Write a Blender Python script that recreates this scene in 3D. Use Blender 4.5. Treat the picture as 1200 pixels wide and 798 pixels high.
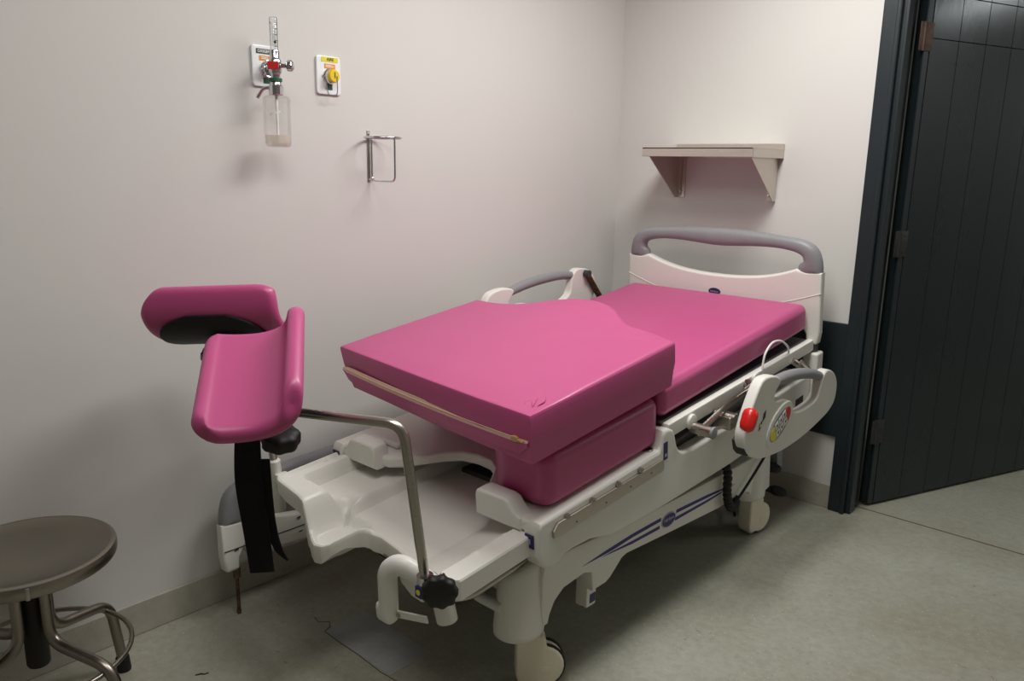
import bpy, bmesh, math, random
from mathutils import Vector, Matrix, noise

# ------------------------------------------------------------------ clear
for o in list(bpy.data.objects):
    bpy.data.objects.remove(o, do_unlink=True)
scene = bpy.context.scene
COL = scene.collection
R = math.radians

# ------------------------------------------------------------------ camera
cam_d = bpy.data.cameras.new('camera')
cam_o = bpy.data.objects.new('camera', cam_d)
COL.objects.link(cam_o)
cam_d.sensor_fit = 'HORIZONTAL'
cam_d.sensor_width = 36.0
cam_d.lens = 927.81 / 1200 * 36.0
cam_d.clip_start = 0.02
cr = Vector((0.7403171, 0.6720041, 0.01846828))
cu = Vector((-0.1591172, 0.14846866, 0.97603216))
cf = Vector((-0.65315565, 0.72551192, -0.21684131))
cp = Vector((2.41188829, -3.47264412, 1.5))
m = Matrix.Identity(4)
for i in range(3):
    m[i][0] = cr[i]; m[i][1] = cu[i]; m[i][2] = -cf[i]; m[i][3] = cp[i]
cam_o.matrix_world = m
scene.camera = cam_o

# ------------------------------------------------------------------ light and exposure
world = bpy.data.worlds.new('world')
scene.world = world
world.use_nodes = True
world.node_tree.nodes['Background'].inputs[0].default_value = (0.9, 0.95, 1.0, 1)
world.node_tree.nodes['Background'].inputs[1].default_value = 0.05
vs = scene.view_settings
vs.view_transform = 'Standard'
vs.look = 'None'
vs.gamma = 1.0
vs.use_curve_mapping = False
vs.exposure = 0.0

CEIL = 2.75
def area(name, loc, sx, sy, watts, col):
    d = bpy.data.lights.new(name, 'AREA')
    d.shape = 'RECTANGLE'; d.size = sx; d.size_y = sy
    d.energy = watts; d.color = col
    o = bpy.data.objects.new(name, d)
    COL.objects.link(o)
    o.location = loc
    return o
area('ceiling_lamp_light', (1.20, -1.15, CEIL - 0.07), 0.52, 1.10, 37, (1.0, 0.998, 0.975))
area('ceiling_lamp_light', (1.35, -2.60, CEIL - 0.07), 0.52, 1.10, 18, (1.0, 0.998, 0.975))
area('corridor_lamp_light', (3.75, 1.90, CEIL - 0.07), 1.16, 0.24, 17, (0.93, 0.98, 1.0))

# ------------------------------------------------------------------ materials
MATS = {}
def lin(c):
    return tuple(((v / 255 / 12.92) if v / 255 <= 0.04045 else ((v / 255 + 0.055) / 1.055) ** 2.4) for v in c)
def mat(name, rgb, rough=0.5, metal=0.0, var=0.0, vscale=8.0, bump=0.0, bscale=60.0, rgb2=None,
        spec=0.5, coat=0.0, trans=0.0, ior=1.45, rvar=0.0, stretch=None, detail=6.0):
    mt = bpy.data.materials.new(name)
    mt.use_nodes = True
    nt = mt.node_tree
    b = nt.nodes['Principled BSDF']
    c = lin(rgb)
    b.inputs['Base Color'].default_value = (*c, 1)
    b.inputs['Roughness'].default_value = rough
    b.inputs['Metallic'].default_value = metal
    b.inputs['Specular IOR Level'].default_value = spec
    b.inputs['IOR'].default_value = ior
    b.inputs['Coat Weight'].default_value = coat
    b.inputs['Coat Roughness'].default_value = 0.15
    b.inputs['Transmission Weight'].default_value = trans
    tc = nt.nodes.new('ShaderNodeTexCoord')
    src = tc.outputs['Object']
    if stretch:
        mp = nt.nodes.new('ShaderNodeMapping')
        mp.inputs['Scale'].default_value = stretch
        nt.links.new(src, mp.inputs['Vector'])
        src = mp.outputs['Vector']
    if var > 0 or rgb2 or rvar > 0:
        n = nt.nodes.new('ShaderNodeTexNoise')
        n.inputs['Scale'].default_value = vscale
        n.inputs['Detail'].default_value = detail
        n.inputs['Roughness'].default_value = 0.6
        nt.links.new(src, n.inputs['Vector'])
        ramp = nt.nodes.new('ShaderNodeValToRGB')
        ramp.color_ramp.elements[0].position = 0.3
        ramp.color_ramp.elements[1].position = 0.7
        c2 = lin(rgb2) if rgb2 else tuple(v * (1 - var) for v in c)
        ramp.color_ramp.elements[0].color = (*c2, 1)
        ramp.color_ramp.elements[1].color = (*c, 1)
        nt.links.new(n.outputs['Fac'], ramp.inputs['Fac'])
        if var > 0 or rgb2:
            nt.links.new(ramp.outputs['Color'], b.inputs['Base Color'])
        if rvar > 0:
            mr = nt.nodes.new('ShaderNodeMapRange')
            mr.inputs['To Min'].default_value = max(0.02, rough - rvar)
            mr.inputs['To Max'].default_value = rough + rvar
            nt.links.new(n.outputs['Fac'], mr.inputs['Value'])
            nt.links.new(mr.outputs['Result'], b.inputs['Roughness'])
    if bump > 0:
        n2 = nt.nodes.new('ShaderNodeTexNoise')
        n2.inputs['Scale'].default_value = bscale
        n2.inputs['Detail'].default_value = 4
        nt.links.new(src, n2.inputs['Vector'])
        bp = nt.nodes.new('ShaderNodeBump')
        bp.inputs['Strength'].default_value = bump
        bp.inputs['Distance'].default_value = 0.01
        nt.links.new(n2.outputs['Fac'], bp.inputs['Height'])
        nt.links.new(bp.outputs['Normal'], b.inputs['Normal'])
    MATS[name] = mt
    return mt

mat('wall_paint', (210, 208, 203), 0.42, var=0.03, vscale=1.6, bump=0.05, bscale=14, spec=0.4)
mat('ceiling_paint', (226, 226, 222), 0.8)
mat('baseboard', (176, 172, 160), 0.45, rgb2=(162, 158, 146), vscale=26, bump=0.05)
mat('dark_paint', (34, 43, 47), 0.36, var=0.2, vscale=5, bump=0.06, bscale=26, spec=0.5, stretch=(1, 1, 0.35))
mat('door_paint', (32, 43, 45), 0.20, var=0.2, vscale=4, bump=0.05, bscale=22, spec=0.42, stretch=(1, 1, 0.3), rvar=0.06)
mat('white_plastic', (226, 224, 216), 0.36, var=0.03, vscale=5, spec=0.45)
mat('cream_plastic', (232, 223, 202), 0.42, var=0.04, vscale=9)
mat('grey_plastic', (140, 140, 142), 0.42, var=0.06, vscale=20, bump=0.03, bscale=200)
mat('dark_grey_plastic', (60, 60, 62), 0.5, var=0.1, vscale=10)
mat('pink_vinyl', (187, 75, 128), 0.40, var=0.05, vscale=3, bump=0.05, bscale=9, spec=0.75)
mat('black_rubber', (20, 20, 21), 0.55, var=0.2, vscale=12, bump=0.06, bscale=40)
mat('black_fabric', (16, 15, 17), 0.9, var=0.3, vscale=60, bump=0.3, bscale=300)
mat('steel', (178, 172, 164), 0.3, metal=1.0, rvar=0.1, vscale=18, stretch=(1, 1, 6))
mat('brushed_steel', (186, 178, 168), 0.36, metal=1.0, rvar=0.08, vscale=30, stretch=(0.3, 5, 5))
mat('stool_steel', (150, 143, 133), 0.32, metal=1.0, rvar=0.1, vscale=10)
mat('shelf_steel', (212, 203, 194), 0.38, metal=0.9, rvar=0.08, vscale=26, stretch=(0.3, 5, 5))
mat('chrome', (205, 205, 208), 0.12, metal=1.0, rvar=0.05, vscale=20)
mat('rusty_steel', (126, 104, 84), 0.55, metal=0.7, rgb2=(80, 60, 44), vscale=60)
mat('brown_hinge', (118, 94, 84), 0.55, rgb2=(90, 68, 58), vscale=40, metal=0.3)
mat('painted_hinge', (58, 52, 50), 0.5, rgb2=(34, 40, 42), vscale=50)
mat('blue_ink', (46, 44, 116), 0.5, var=0.1)
mat('navy', (40, 36, 92), 0.4, var=0.1)
mat('pale_lettering', (170, 168, 200), 0.5, var=0.05)
mat('red_plastic', (214, 34, 28), 0.28, var=0.06, coat=0.3)
mat('red_label', (206, 44, 40), 0.45, var=0.05)
mat('yellow_label', (226, 214, 62), 0.5, var=0.05)
mat('yellow_plastic', (232, 200, 40), 0.4, var=0.06, coat=0.2)
mat('orange_label', (232, 148, 40), 0.5, var=0.05)
mat('green_label', (44, 84, 64), 0.5, var=0.05)
mat('dark_label', (52, 62, 58), 0.5, var=0.05)
mat('white_print', (232, 232, 228), 0.5, var=0.02)
mat('black_print', (24, 24, 26), 0.5, var=0.05)
mat('zip_tape', (240, 206, 184), 0.7, var=0.04, vscale=20, bump=0.1, bscale=300)
mat('zip_brass', (226, 184, 130), 0.35, metal=0.6, var=0.1)
mat('plate_plastic', (236, 238, 238), 0.3, var=0.02, coat=0.2)
def clear(name, tint, gloss):
    mt = bpy.data.materials.new(name); mt.use_nodes = True
    nt = mt.node_tree; nt.nodes.remove(nt.nodes['Principled BSDF'])
    tr = nt.nodes.new('ShaderNodeBsdfTransparent'); tr.inputs[0].default_value = (*tint, 1)
    gl = nt.nodes.new('ShaderNodeBsdfGlossy'); gl.inputs['Roughness'].default_value = 0.06
    lw = nt.nodes.new('ShaderNodeLayerWeight'); lw.inputs[0].default_value = 0.22
    ns = nt.nodes.new('ShaderNodeTexNoise'); ns.inputs['Scale'].default_value = 30
    ml = nt.nodes.new('ShaderNodeMath'); ml.operation = 'MULTIPLY_ADD'
    ml.inputs[1].default_value = gloss; ml.inputs[2].default_value = 0.02
    nt.links.new(lw.outputs['Fresnel'], ml.inputs[0])
    bp = nt.nodes.new('ShaderNodeBump'); bp.inputs['Strength'].default_value = 0.03
    nt.links.new(ns.outputs['Fac'], bp.inputs['Height']); nt.links.new(bp.outputs['Normal'], gl.inputs['Normal'])
    mx = nt.nodes.new('ShaderNodeMixShader')
    nt.links.new(ml.outputs[0], mx.inputs[0]); nt.links.new(tr.outputs[0], mx.inputs[1]); nt.links.new(gl.outputs[0], mx.inputs[2])
    nt.links.new(mx.outputs[0], nt.nodes['Material Output'].inputs['Surface'])
    MATS[name] = mt
clear('clear_glass', (.97, .98, .98), .7)
clear('bottle_plastic', (.975, .975, .97), .30)
mat('milky_plastic', (242, 232, 216), 0.4, var=0.05)
MATS['milky_plastic'].node_tree.nodes['Principled BSDF'].inputs['Alpha'].default_value = 0.5
mat('white_cord', (232, 230, 224), 0.45, var=0.03)
mat('lamp_diffuser', (240, 240, 236), 0.6, var=0.02)
mat('floor_patch', (166, 168, 168), 0.5, rgb2=(150, 150, 148), vscale=12, bump=0.05)
mat('floor_joint', (96, 84, 66), 0.8, var=0.3, vscale=20)

# floor: worn grey-green sheet vinyl with mottling and small flecks
def floor_mat():
    mt = bpy.data.materials.new('floor_vinyl'); mt.use_nodes = True
    nt = mt.node_tree; b = nt.nodes['Principled BSDF']
    tc = nt.nodes.new('ShaderNodeTexCoord')
    def noise_n(scale, det, rough=0.6):
        n = nt.nodes.new('ShaderNodeTexNoise'); n.inputs['Scale'].default_value = scale
        n.inputs['Detail'].default_value = det; n.inputs['Roughness'].default_value = rough
        nt.links.new(tc.outputs['Object'], n.inputs['Vector']); return n
    def ramp(src, p0, c0, p1, c1):
        r = nt.nodes.new('ShaderNodeValToRGB')
        r.color_ramp.elements[0].position = p0; r.color_ramp.elements[0].color = (*c0, 1)
        r.color_ramp.elements[1].position = p1; r.color_ramp.elements[1].color = (*c1, 1)
        nt.links.new(src, r.inputs['Fac']); return r
    big = noise_n(1.7, 5)
    r1 = ramp(big.outputs['Fac'], 0.32, lin((150, 148, 130)), 0.68, lin((168, 168, 155)))
    fine = noise_n(34, 8, 0.7)
    r2 = ramp(fine.outputs['Fac'], 0.36, (0.86, 0.86, 0.85), 0.62, (1.03, 1.03, 1.03))
    mx = nt.nodes.new('ShaderNodeMix'); mx.data_type = 'RGBA'; mx.blend_type = 'MULTIPLY'
    mx.inputs[0].default_value = 1.0
    nt.links.new(r1.outputs['Color'], mx.inputs[6]); nt.links.new(r2.outputs['Color'], mx.inputs[7])
    fl = noise_n(95, 2)
    r3 = ramp(fl.outputs['Fac'], 0.675, (0, 0, 0), 0.73, (.8, .8, .8))
    mx2 = nt.nodes.new('ShaderNodeMix'); mx2.data_type = 'RGBA'
    nt.links.new(r3.outputs['Color'], mx2.inputs[0])
    nt.links.new(mx.outputs[2], mx2.inputs[6]); mx2.inputs[7].default_value = (*lin((206, 204, 190)), 1)
    fl2 = noise_n(60, 2); fl2.inputs['Distortion'].default_value = 1.0
    r4 = ramp(fl2.outputs['Fac'], 0.685, (0, 0, 0), 0.74, (0.55, 0.55, 0.55))
    mx3 = nt.nodes.new('ShaderNodeMix'); mx3.data_type = 'RGBA'
    nt.links.new(r4.outputs['Color'], mx3.inputs[0])
    nt.links.new(mx2.outputs[2], mx3.inputs[6]); mx3.inputs[7].default_value = (*lin((96, 92, 76)), 1)
    nt.links.new(mx3.outputs[2], b.inputs['Base Color'])
    mr = nt.nodes.new('ShaderNodeMapRange')
    mr.inputs['To Min'].default_value = 0.38; mr.inputs['To Max'].default_value = 0.62
    nt.links.new(big.outputs['Fac'], mr.inputs['Value']); nt.links.new(mr.outputs['Result'], b.inputs['Roughness'])
    bp = nt.nodes.new('ShaderNodeBump'); bp.inputs['Strength'].default_value = 0.12; bp.inputs['Distance'].default_value = 0.01
    nt.links.new(fine.outputs['Fac'], bp.inputs['Height']); nt.links.new(bp.outputs['Normal'], b.inputs['Normal'])
    MATS['floor_vinyl'] = mt
floor_mat()

# ------------------------------------------------------------------ helpers
def origin_of(p):
    v = Vector((0, 0, 0))
    while p is not None:
        v += p.location
        p = p.parent
    return v

def obj(name, bm, mt, parent=None, smooth=True, angle=38, wn=False, place=None):
    """one mesh object from a bmesh given in world coordinates"""
    bmesh.ops.recalc_face_normals(bm, faces=bm.faces)
    loc = Vector((0, 0, 0))
    if place is not None:
        loc = Vector(place)
    off = origin_of(parent) + loc
    bm.transform(Matrix.Translation(-off))
    me = bpy.data.meshes.new(name)
    bm.to_mesh(me); bm.free()
    if smooth:
        for f in me.polygons:
            f.use_smooth = True
        me.set_sharp_from_angle(angle=R(angle))
    o = bpy.data.objects.new(name, me)
    COL.objects.link(o)
    if parent is not None:
        o.parent = parent
    o.location = loc
    for k in (mt if isinstance(mt, (list, tuple)) else [mt]):
        me.materials.append(MATS[k])
    if wn:
        md = o.modifiers.new('weighted_normal', 'WEIGHTED_NORMAL')
        md.keep_sharp = True
    return o

def thing(name, label, cat, loc=(0, 0, 0), group=None):
    o = bpy.data.objects.new(name, None)
    COL.objects.link(o)
    o.empty_display_size = 0.1
    o.location = loc
    o['label'] = label; o['category'] = cat
    if group: o['group'] = group
    return o

def tag(o, label, cat, group=None):
    o['label'] = label; o['category'] = cat
    if group: o['group'] = group
    return o

def struct(o, label, cat):
    o['kind'] = 'structure'
    return tag(o, label, cat)

def box(x0, x1, y0, y1, z0, z1, bev=0.0, seg=2, bm=None):
    bm2 = bmesh.new()
    bmesh.ops.create_cube(bm2, size=1)
    for v in bm2.verts:
        v.co = Vector((x0 + (v.co.x + .5) * (x1 - x0), y0 + (v.co.y + .5) * (y1 - y0), z0 + (v.co.z + .5) * (z1 - z0)))
    if bev > 0:
        bmesh.ops.bevel(bm2, geom=bm2.edges[:], offset=bev, segments=seg, profile=0.5, affect='EDGES')
    return merge(bm, bm2)

def merge(bm, bm2):
    if bm is None:
        return bm2
    me = bpy.data.meshes.new('tmp')
    bm2.to_mesh(me); bm2.free()
    bm.from_mesh(me)
    bpy.data.meshes.remove(me)
    return bm

def prism(poly, a0, a1, axis, bev=0.0, seg=2, bm=None, side_bev=False):
    """extrude a 2-D polygon; axis x: poly=(y,z), y: (x,z), z: (x,y)"""
    bm2 = bmesh.new()
    def P(q, a):
        return {'x': (a, q[0], q[1]), 'y': (q[0], a, q[1]), 'z': (q[0], q[1], a)}[axis]
    va = [bm2.verts.new(P(q, a0)) for q in poly]
    vb = [bm2.verts.new(P(q, a1)) for q in poly]
    fa = bm2.faces.new(va); fb = bm2.faces.new(list(reversed(vb)))
    n = len(poly)
    for i in range(n):
        bm2.faces.new((va[i], vb[i], vb[(i + 1) % n], va[(i + 1) % n]))
    bmesh.ops.recalc_face_normals(bm2, faces=bm2.faces)
    if bev > 0:
        es = bm2.edges[:] if side_bev else list(fa.edges) + list(fb.edges)
        bmesh.ops.bevel(bm2, geom=es, offset=bev, segments=seg, profile=0.5, affect='EDGES', clamp_overlap=True)
    big = [f for f in bm2.faces if len(f.verts) > 4]
    if big:
        bmesh.ops.triangulate(bm2, faces=big)
    return merge(bm, bm2)

def catmull(pts, n=6, closed=False):
    P = [Vector(q) for q in pts]
    out = []
    N = len(P)
    rng = range(N) if closed else range(N - 1)
    for i in rng:
        if closed:
            a, b, c, d = P[(i - 1) % N], P[i], P[(i + 1) % N], P[(i + 2) % N]
        else:
            b, c = P[i], P[i + 1]
            a = P[i - 1] if i > 0 else b * 2 - c
            d = P[i + 2] if i + 2 < N else c * 2 - b
        for k in range(n):
            t = k / n
            out.append(0.5 * ((2 * b) + (c - a) * t + (2 * a - 5 * b + 4 * c - d) * t * t + (3 * b - a - 3 * c + d) * t ** 3))
    if not closed:
        out.append(P[-1])
    return out

def fillet(pts, rad, n=6):
    P = [Vector(q) for q in pts]
    out = [P[0]]
    for i in range(1, len(P) - 1):
        a, b, c = P[i - 1], P[i], P[i + 1]
        d1 = (a - b); d2 = (c - b)
        r = min(rad, d1.length * 0.48, d2.length * 0.48)
        p1 = b + d1.normalized() * r; p2 = b + d2.normalized() * r
        for k in range(n + 1):
            t = k / n
            out.append(p1 * (1 - t) ** 2 + b * 2 * t * (1 - t) + p2 * t * t)
    out.append(P[-1])
    return out

def tube(pts, r, seg=12, closed=False, bm=None, flat=None, cap_round=False):
    """sweep a circle (or ellipse: flat=(ra,rb), ra along the start normal) along pts"""
    bm2 = bmesh.new()
    P = [Vector(q) for q in pts]
    N = len(P)
    T = []
    for i in range(N):
        if closed:
            t = P[(i + 1) % N] - P[(i - 1) % N]
        else:
            t = P[min(i + 1, N - 1)] - P[max(i - 1, 0)]
        T.append(t.normalized())
    up = Vector((0, 0, 1)) if abs(T[0].z) < 0.9 else Vector((1, 0, 0))
    nrm = (up - T[0] * up.dot(T[0])).normalized()
    rings = []
    for i in range(N):
        nrm = (nrm - T[i] * nrm.dot(T[i]))
        nrm.normalize()
        bi = T[i].cross(nrm)
        rr = r[i] if isinstance(r, (list, tuple)) else r
        ra, rb = (rr, rr) if flat is None else (flat[0] * rr, flat[1] * rr)
        rings.append([bm2.verts.new(P[i] + nrm * (ra * math.cos(2 * math.pi * k / seg)) + bi * (rb * math.sin(2 * math.pi * k / seg))) for k in range(seg)])
    for i in range(N if closed else N - 1):
        a = rings[i]; b = rings[(i + 1) % N]
        for k in range(seg):
            bm2.faces.new((a[k], a[(k + 1) % seg], b[(k + 1) % seg], b[k]))
    if not closed:
        bm2.faces.new(list(reversed(rings[0]))); bm2.faces.new(rings[-1])
    return merge(bm, bm2)

def lathe(prof, seg=32, mtx=None, bm=None):
    """profile (r, z) revolved about local z; mtx places it"""
    bm2 = bmesh.new()
    rings = []
    for (r, z) in prof:
        if r < 1e-6:
            rings.append([bm2.verts.new((0, 0, z))])
        else:
            rings.append([bm2.verts.new((r * math.cos(2 * math.pi * k / seg), r * math.sin(2 * math.pi * k / seg), z)) for k in range(seg)])
    for a, b in zip(rings[:-1], rings[1:]):
        for k in range(seg):
            k2 = (k + 1) % seg
            if len(a) == 1 and len(b) == 1:
                continue
            if len(a) == 1:
                bm2.faces.new((a[0], b[k2], b[k]))
            elif len(b) == 1:
                bm2.faces.new((a[k], a[k2], b[0]))
            else:
                bm2.faces.new((a[k], a[k2], b[k2], b[k]))
    if len(rings[0]) > 1:
        bm2.faces.new(list(reversed(rings[0])))
    if len(rings[-1]) > 1:
        bm2.faces.new(rings[-1])
    if mtx is not None:
        bm2.transform(mtx)
    return merge(bm, bm2)

def frame(o, x, y, z):
    """matrix with columns x,y,z at o"""
    mm = Matrix.Identity(4)
    for i in range(3):
        mm[i][0] = x[i]; mm[i][1] = y[i]; mm[i][2] = z[i]; mm[i][3] = o[i]
    return mm

def axis_frame(o, d):
    d = Vector(d).normalized()
    a = Vector((0, 0, 1)) if abs(d.z) < 0.9 else Vector((1, 0, 0))
    x = a.cross(d).normalized()
    return frame(o, x, d.cross(x), d)

def disc_cyl(o, d, r, h, seg=24, bev=0.0, bm=None):
    """cylinder starting at o along d with rounded edges"""
    b = min(bev, r * .9, h * .45)
    if b > 0:
        prof = [(0, 0), (r - b, 0), (r - .3 * b, .3 * b), (r, b), (r, h - b), (r - .3 * b, h - .3 * b), (r - b, h), (0, h)]
    else:
        prof = [(0, 0), (r, 0), (r, h), (0, h)]
    return lathe(prof, seg, axis_frame(o, d), bm)

def text_bm(body, size, mtx, depth=0.0006, bold=False):
    cu_ = bpy.data.curves.new('tmp_text', 'FONT')
    cu_.body = body; cu_.size = size; cu_.align_x = 'CENTER'; cu_.align_y = 'CENTER'
    cu_.extrude = depth
    cu_.resolution_u = 2
    if bold: cu_.offset = size * 0.02
    to = bpy.data.objects.new('tmp_text', cu_)
    COL.objects.link(to)
    dg = bpy.context.evaluated_depsgraph_get()
    me = bpy.data.meshes.new_from_object(to.evaluated_get(dg))
    bm = bmesh.new(); bm.from_mesh(me)
    bpy.data.meshes.remove(me)
    bpy.data.objects.remove(to, do_unlink=True)
    bpy.data.curves.remove(cu_)
    bm.transform(mtx)
    return bm

def ellipse(cx, cy, ra, rb, n=28, rot=0.0):
    c, s = math.cos(rot), math.sin(rot)
    return [(cx + ra * math.cos(2 * math.pi * k / n) * c - rb * math.sin(2 * math.pi * k / n) * s,
             cy + ra * math.cos(2 * math.pi * k / n) * s + rb * math.sin(2 * math.pi * k / n) * c) for k in range(n)]

def sm(a, b, x):
    t = max(0.0, min(1.0, (x - a) / (b - a)))
    return t * t * (3 - 2 * t)

def interp(tab, x):
    if x <= tab[0][0]: return tab[0][1]
    for (a, b), (c, d) in zip(tab[:-1], tab[1:]):
        if x <= c:
            return b + (d - b) * (x - a) / (c - a)
    return tab[-1][1]

# ------------------------------------------------------------------ the room
XR, YF, YB = 4.6, -5.8, 2.7      # right wall, wall behind the camera, far side of the corridor
HX, HY = 1.318, 0.14             # door hinge line
DOORW = 2.62                     # right side of the doorway
floor = obj('floor', box(-0.15, XR, YF, YB, -0.05, 0.0), 'floor_vinyl', smooth=False)
struct(floor, 'worn grey green sheet vinyl floor of the treatment room', 'floor')
obj('joint_strip', box(HX, DOORW, 0.104, 0.112, -0.004, 0.0007), 'floor_joint', floor, smooth=False)
obj('blue_grey_patch', box(0.42, 0.752, -2.148, -1.985, -0.004, 0.0008), 'floor_patch', floor, smooth=False)  # thin rectangle on the floor, bluer grey than the surface around it
crack = [(0.33, -2.125, 0), (0.36, -2.13, 0), (0.385, -2.105, 0), (0.41, -2.12, 0), (0.42, -2.148, 0), (0.50, -2.151, 0), (0.60, -2.150, 0), (0.72, -2.156, 0), (0.8, -2.15, 0)]
obj('crack', tube(crack, 0.0016, 6), 'floor_joint', floor)
obj('scuff_mark', tube([(0.335, -2.545, 0), (0.342, -2.53, 0.001), (0.35, -2.524, 0), (0.352, -2.512, 0)], 0.0028, 6), 'black_print', floor)

wl = obj('wall_left', box(-0.15, 0.0, YF, 0.0, 0, CEIL), 'wall_paint', smooth=False)
struct(wl, 'plain off-white wall with the gas outlets on it', 'wall')
bmw = box(-0.15, HX - 0.002, 0.0, HY, 0, CEIL)
bmw = box(DOORW, XR, 0.0, HY, 0, CEIL, bm=bmw)
bmw = box(HX - 0.002, DOORW, 0.0, HY, 2.45, CEIL, bm=bmw)
wb = obj('wall_back', bmw, 'wall_paint', smooth=False)
struct(wb, 'off-white end wall behind the headboard with a doorway', 'wall')
wr = obj('wall_right', box(XR, XR + 0.1, YF, YB, 0, CEIL), 'wall_paint', smooth=False)
struct(wr, 'off-white wall opposite the gas outlets', 'wall')
wf = obj('wall_front', box(-0.15, XR + 0.1, YF - 0.1, YF, 0, CEIL), 'wall_paint', smooth=False)
struct(wf, 'off-white wall facing the headboard wall', 'wall')
wc = obj('wall_corridor', box(-0.25, XR + 0.1, YB, YB + 0.1, 0, CEIL), 'wall_paint', smooth=False)
struct(wc, 'far wall of the corridor beyond the doorway', 'wall')
wc2 = obj('wall_corridor_end', box(-0.25, -0.15, 0.0, YB, 0, CEIL), 'wall_paint', smooth=False)
struct(wc2, 'end wall of the corridor beyond the doorway', 'wall')
ce = obj('ceiling', box(-0.25, XR + 0.1, YF - 0.1, YB + 0.1, CEIL, CEIL + 0.1), 'ceiling_paint', smooth=False)
struct(ce, 'plain white ceiling of the room', 'ceiling')

bl = obj('baseboard_left', box(0.0, 0.010, YF, 0.0, 0, 0.112, 0.003), 'baseboard', smooth=False)
struct(bl, 'low terrazzo skirting along the wall with the gas outlets', 'baseboard')
bb = obj('baseboard_back', box(0.010, 1.246, -0.010, 0.0, 0, 0.112, 0.003), 'baseboard', smooth=False)
struct(bb, 'low terrazzo skirting behind the bed head', 'baseboard')
wpn = obj('trim_1', box(0.02, 1.2465, -0.016, 0.0, 0.343, 0.855, 0.003), 'dark_paint', smooth=False)
struct(wpn, 'dark painted bumper board across the end wall behind the bed', 'trim')
# door frame: flat architrave with a raised bead and the jamb lining
bmf = box(1.2465, 1.313, -0.022, 0.0, 0, 2.52, 0.003)
bmf = box(1.300, 1.318, -0.030, 0.02, 0, 2.50, 0.004, bm=bmf)
bmf = box(1.3165, 1.330, -0.004, 0.118, 0, 2.45, 0.002, bm=bmf)
bmf = box(1.328, 1.340, -0.004, 0.055, 0, 2.45, 0.002, bm=bmf)
tr = obj('trim_2', bmf, 'dark_paint', smooth=False)
struct(tr, 'dark painted frame of the doorway beside the bed', 'door frame')
bmf = box(DOORW - 0.02, DOORW + 0.09, -0.022, 0.0, 0, 2.52, 0.003)
bmf = box(1.2465, DOORW + 0.09, -0.022, 0.0, 2.43, 2.52, 0.003, bm=bmf)
tr2 = obj('trim_3', bmf, 'dark_paint', smooth=False)
struct(tr2, 'dark painted head and far post of the door frame', 'door frame')

# door, swung out into the corridor
door = bpy.data.objects.new('door_1', None); COL.objects.link(door)
door.location = (HX + 0.044, HY, 0)
struct(door, 'dark green glossy plank door standing open to the corridor', 'door')
dd = Vector((1.787 - 1.318, 1.284 - 0.14, 0)).normalized()
dn = Vector((dd.y, -dd.x, 0))
DM = frame(door.location, dd, -dn, Vector((0, 0, 1)))     # local: x along leaf, -y towards the room
def dobj(name, bm, mt, **k):
    bm.transform(DM)
    return obj(name, bm, mt, door, **k)
dobj('leaf', box(0.0, 1.33, 0.004, 0.04, 0.012, 2.40), 'door_paint', smooth=False)
cols = [0.004, 0.036] + [0.036 + 0.1705 * k for k in range(1, 8)] + [1.33]
rows = [0.012, 2.031, 2.199, 2.396]
for i in range(len(cols) - 1):
    for j in range(3):
        g = 0.0009
        if i == 0:
            if j: continue
            dobj('door_stile', box(cols[0], cols[1] - g, -0.004, 0.006, rows[0], rows[3], 0.002), 'dark_paint', smooth=False)
        else:
            dobj('door_panel', box(cols[i] + g, cols[i + 1] - g, -0.006, 0.006, rows[j] + g, rows[j + 1] - g, 0.0012), 'door_paint', smooth=False)
for z in (2.035, 1.20, 0.36):
    bmh = box(-0.004, 0.045, -0.0085, -0.003, z - 0.055, z + 0.055, 0.0015)
    bmh = box(-0.030, 0.0, -0.007, -0.003, z - 0.055, z + 0.055, 0.0015, bm=bmh)
    bmh = tube([(-0.004, -0.004, z - 0.056), (-0.004, -0.004, z + 0.056)], 0.007, 10, bm=bmh)
    for q in (-0.035, 0.0, 0.035):
        bmh = disc_cyl((0.026, -0.0085, z + q), (0, -1, 0), 0.005, 0.0015, 10, bm=bmh)
    dobj('hinge', bmh, 'brown_hinge' if z > 2 else 'painted_hinge')

# ceiling lamps (the lights themselves are set at the top)
for nm, (cx, cy), lx, ly in (('over the bed', (1.20, -1.15), .60, 1.20), ('over the foot end of the room', (1.35, -2.60), .60, 1.20), ('in the corridor', (3.75, 1.90), 1.22, .28)):
    t = thing('ceiling_light', 'white fluorescent ceiling light ' + nm, 'ceiling light', (cx, cy, CEIL), 'ceiling lights')
    bmh = box(cx - lx / 2, cx + lx / 2, cy - ly / 2, cy + ly / 2, CEIL - 0.05, CEIL, 0.006)
    obj('housing', bmh, 'white_plastic', t, smooth=False)
    obj('diffuser', box(cx - lx / 2 + .015, cx + lx / 2 - .015, cy - ly / 2 + .015, cy + ly / 2 - .015, CEIL - 0.062, CEIL - 0.048, 0.004), 'lamp_diffuser', t, smooth=False)

# ------------------------------------------------------------------ deck coordinates of the tilted bed
TA = R(5.3)
es = Vector((0, math.cos(TA), math.sin(TA)))
et = Vector((0, -math.sin(TA), math.cos(TA)))
O0 = Vector((0, -1.345, 0.694))
MD = frame(O0, Vector((1, 0, 0)), es, et)
def D(x, s, t):
    return O0 + Vector((x, 0, 0)) + es * s + et * t
XC = 0.72                        # bed centre line
def mir(bm):
    for v in bm.verts:
        v.co.x = 2 * XC - v.co.x
    bmesh.ops.reverse_faces(bm, faces=bm.faces)
    return bm

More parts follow.
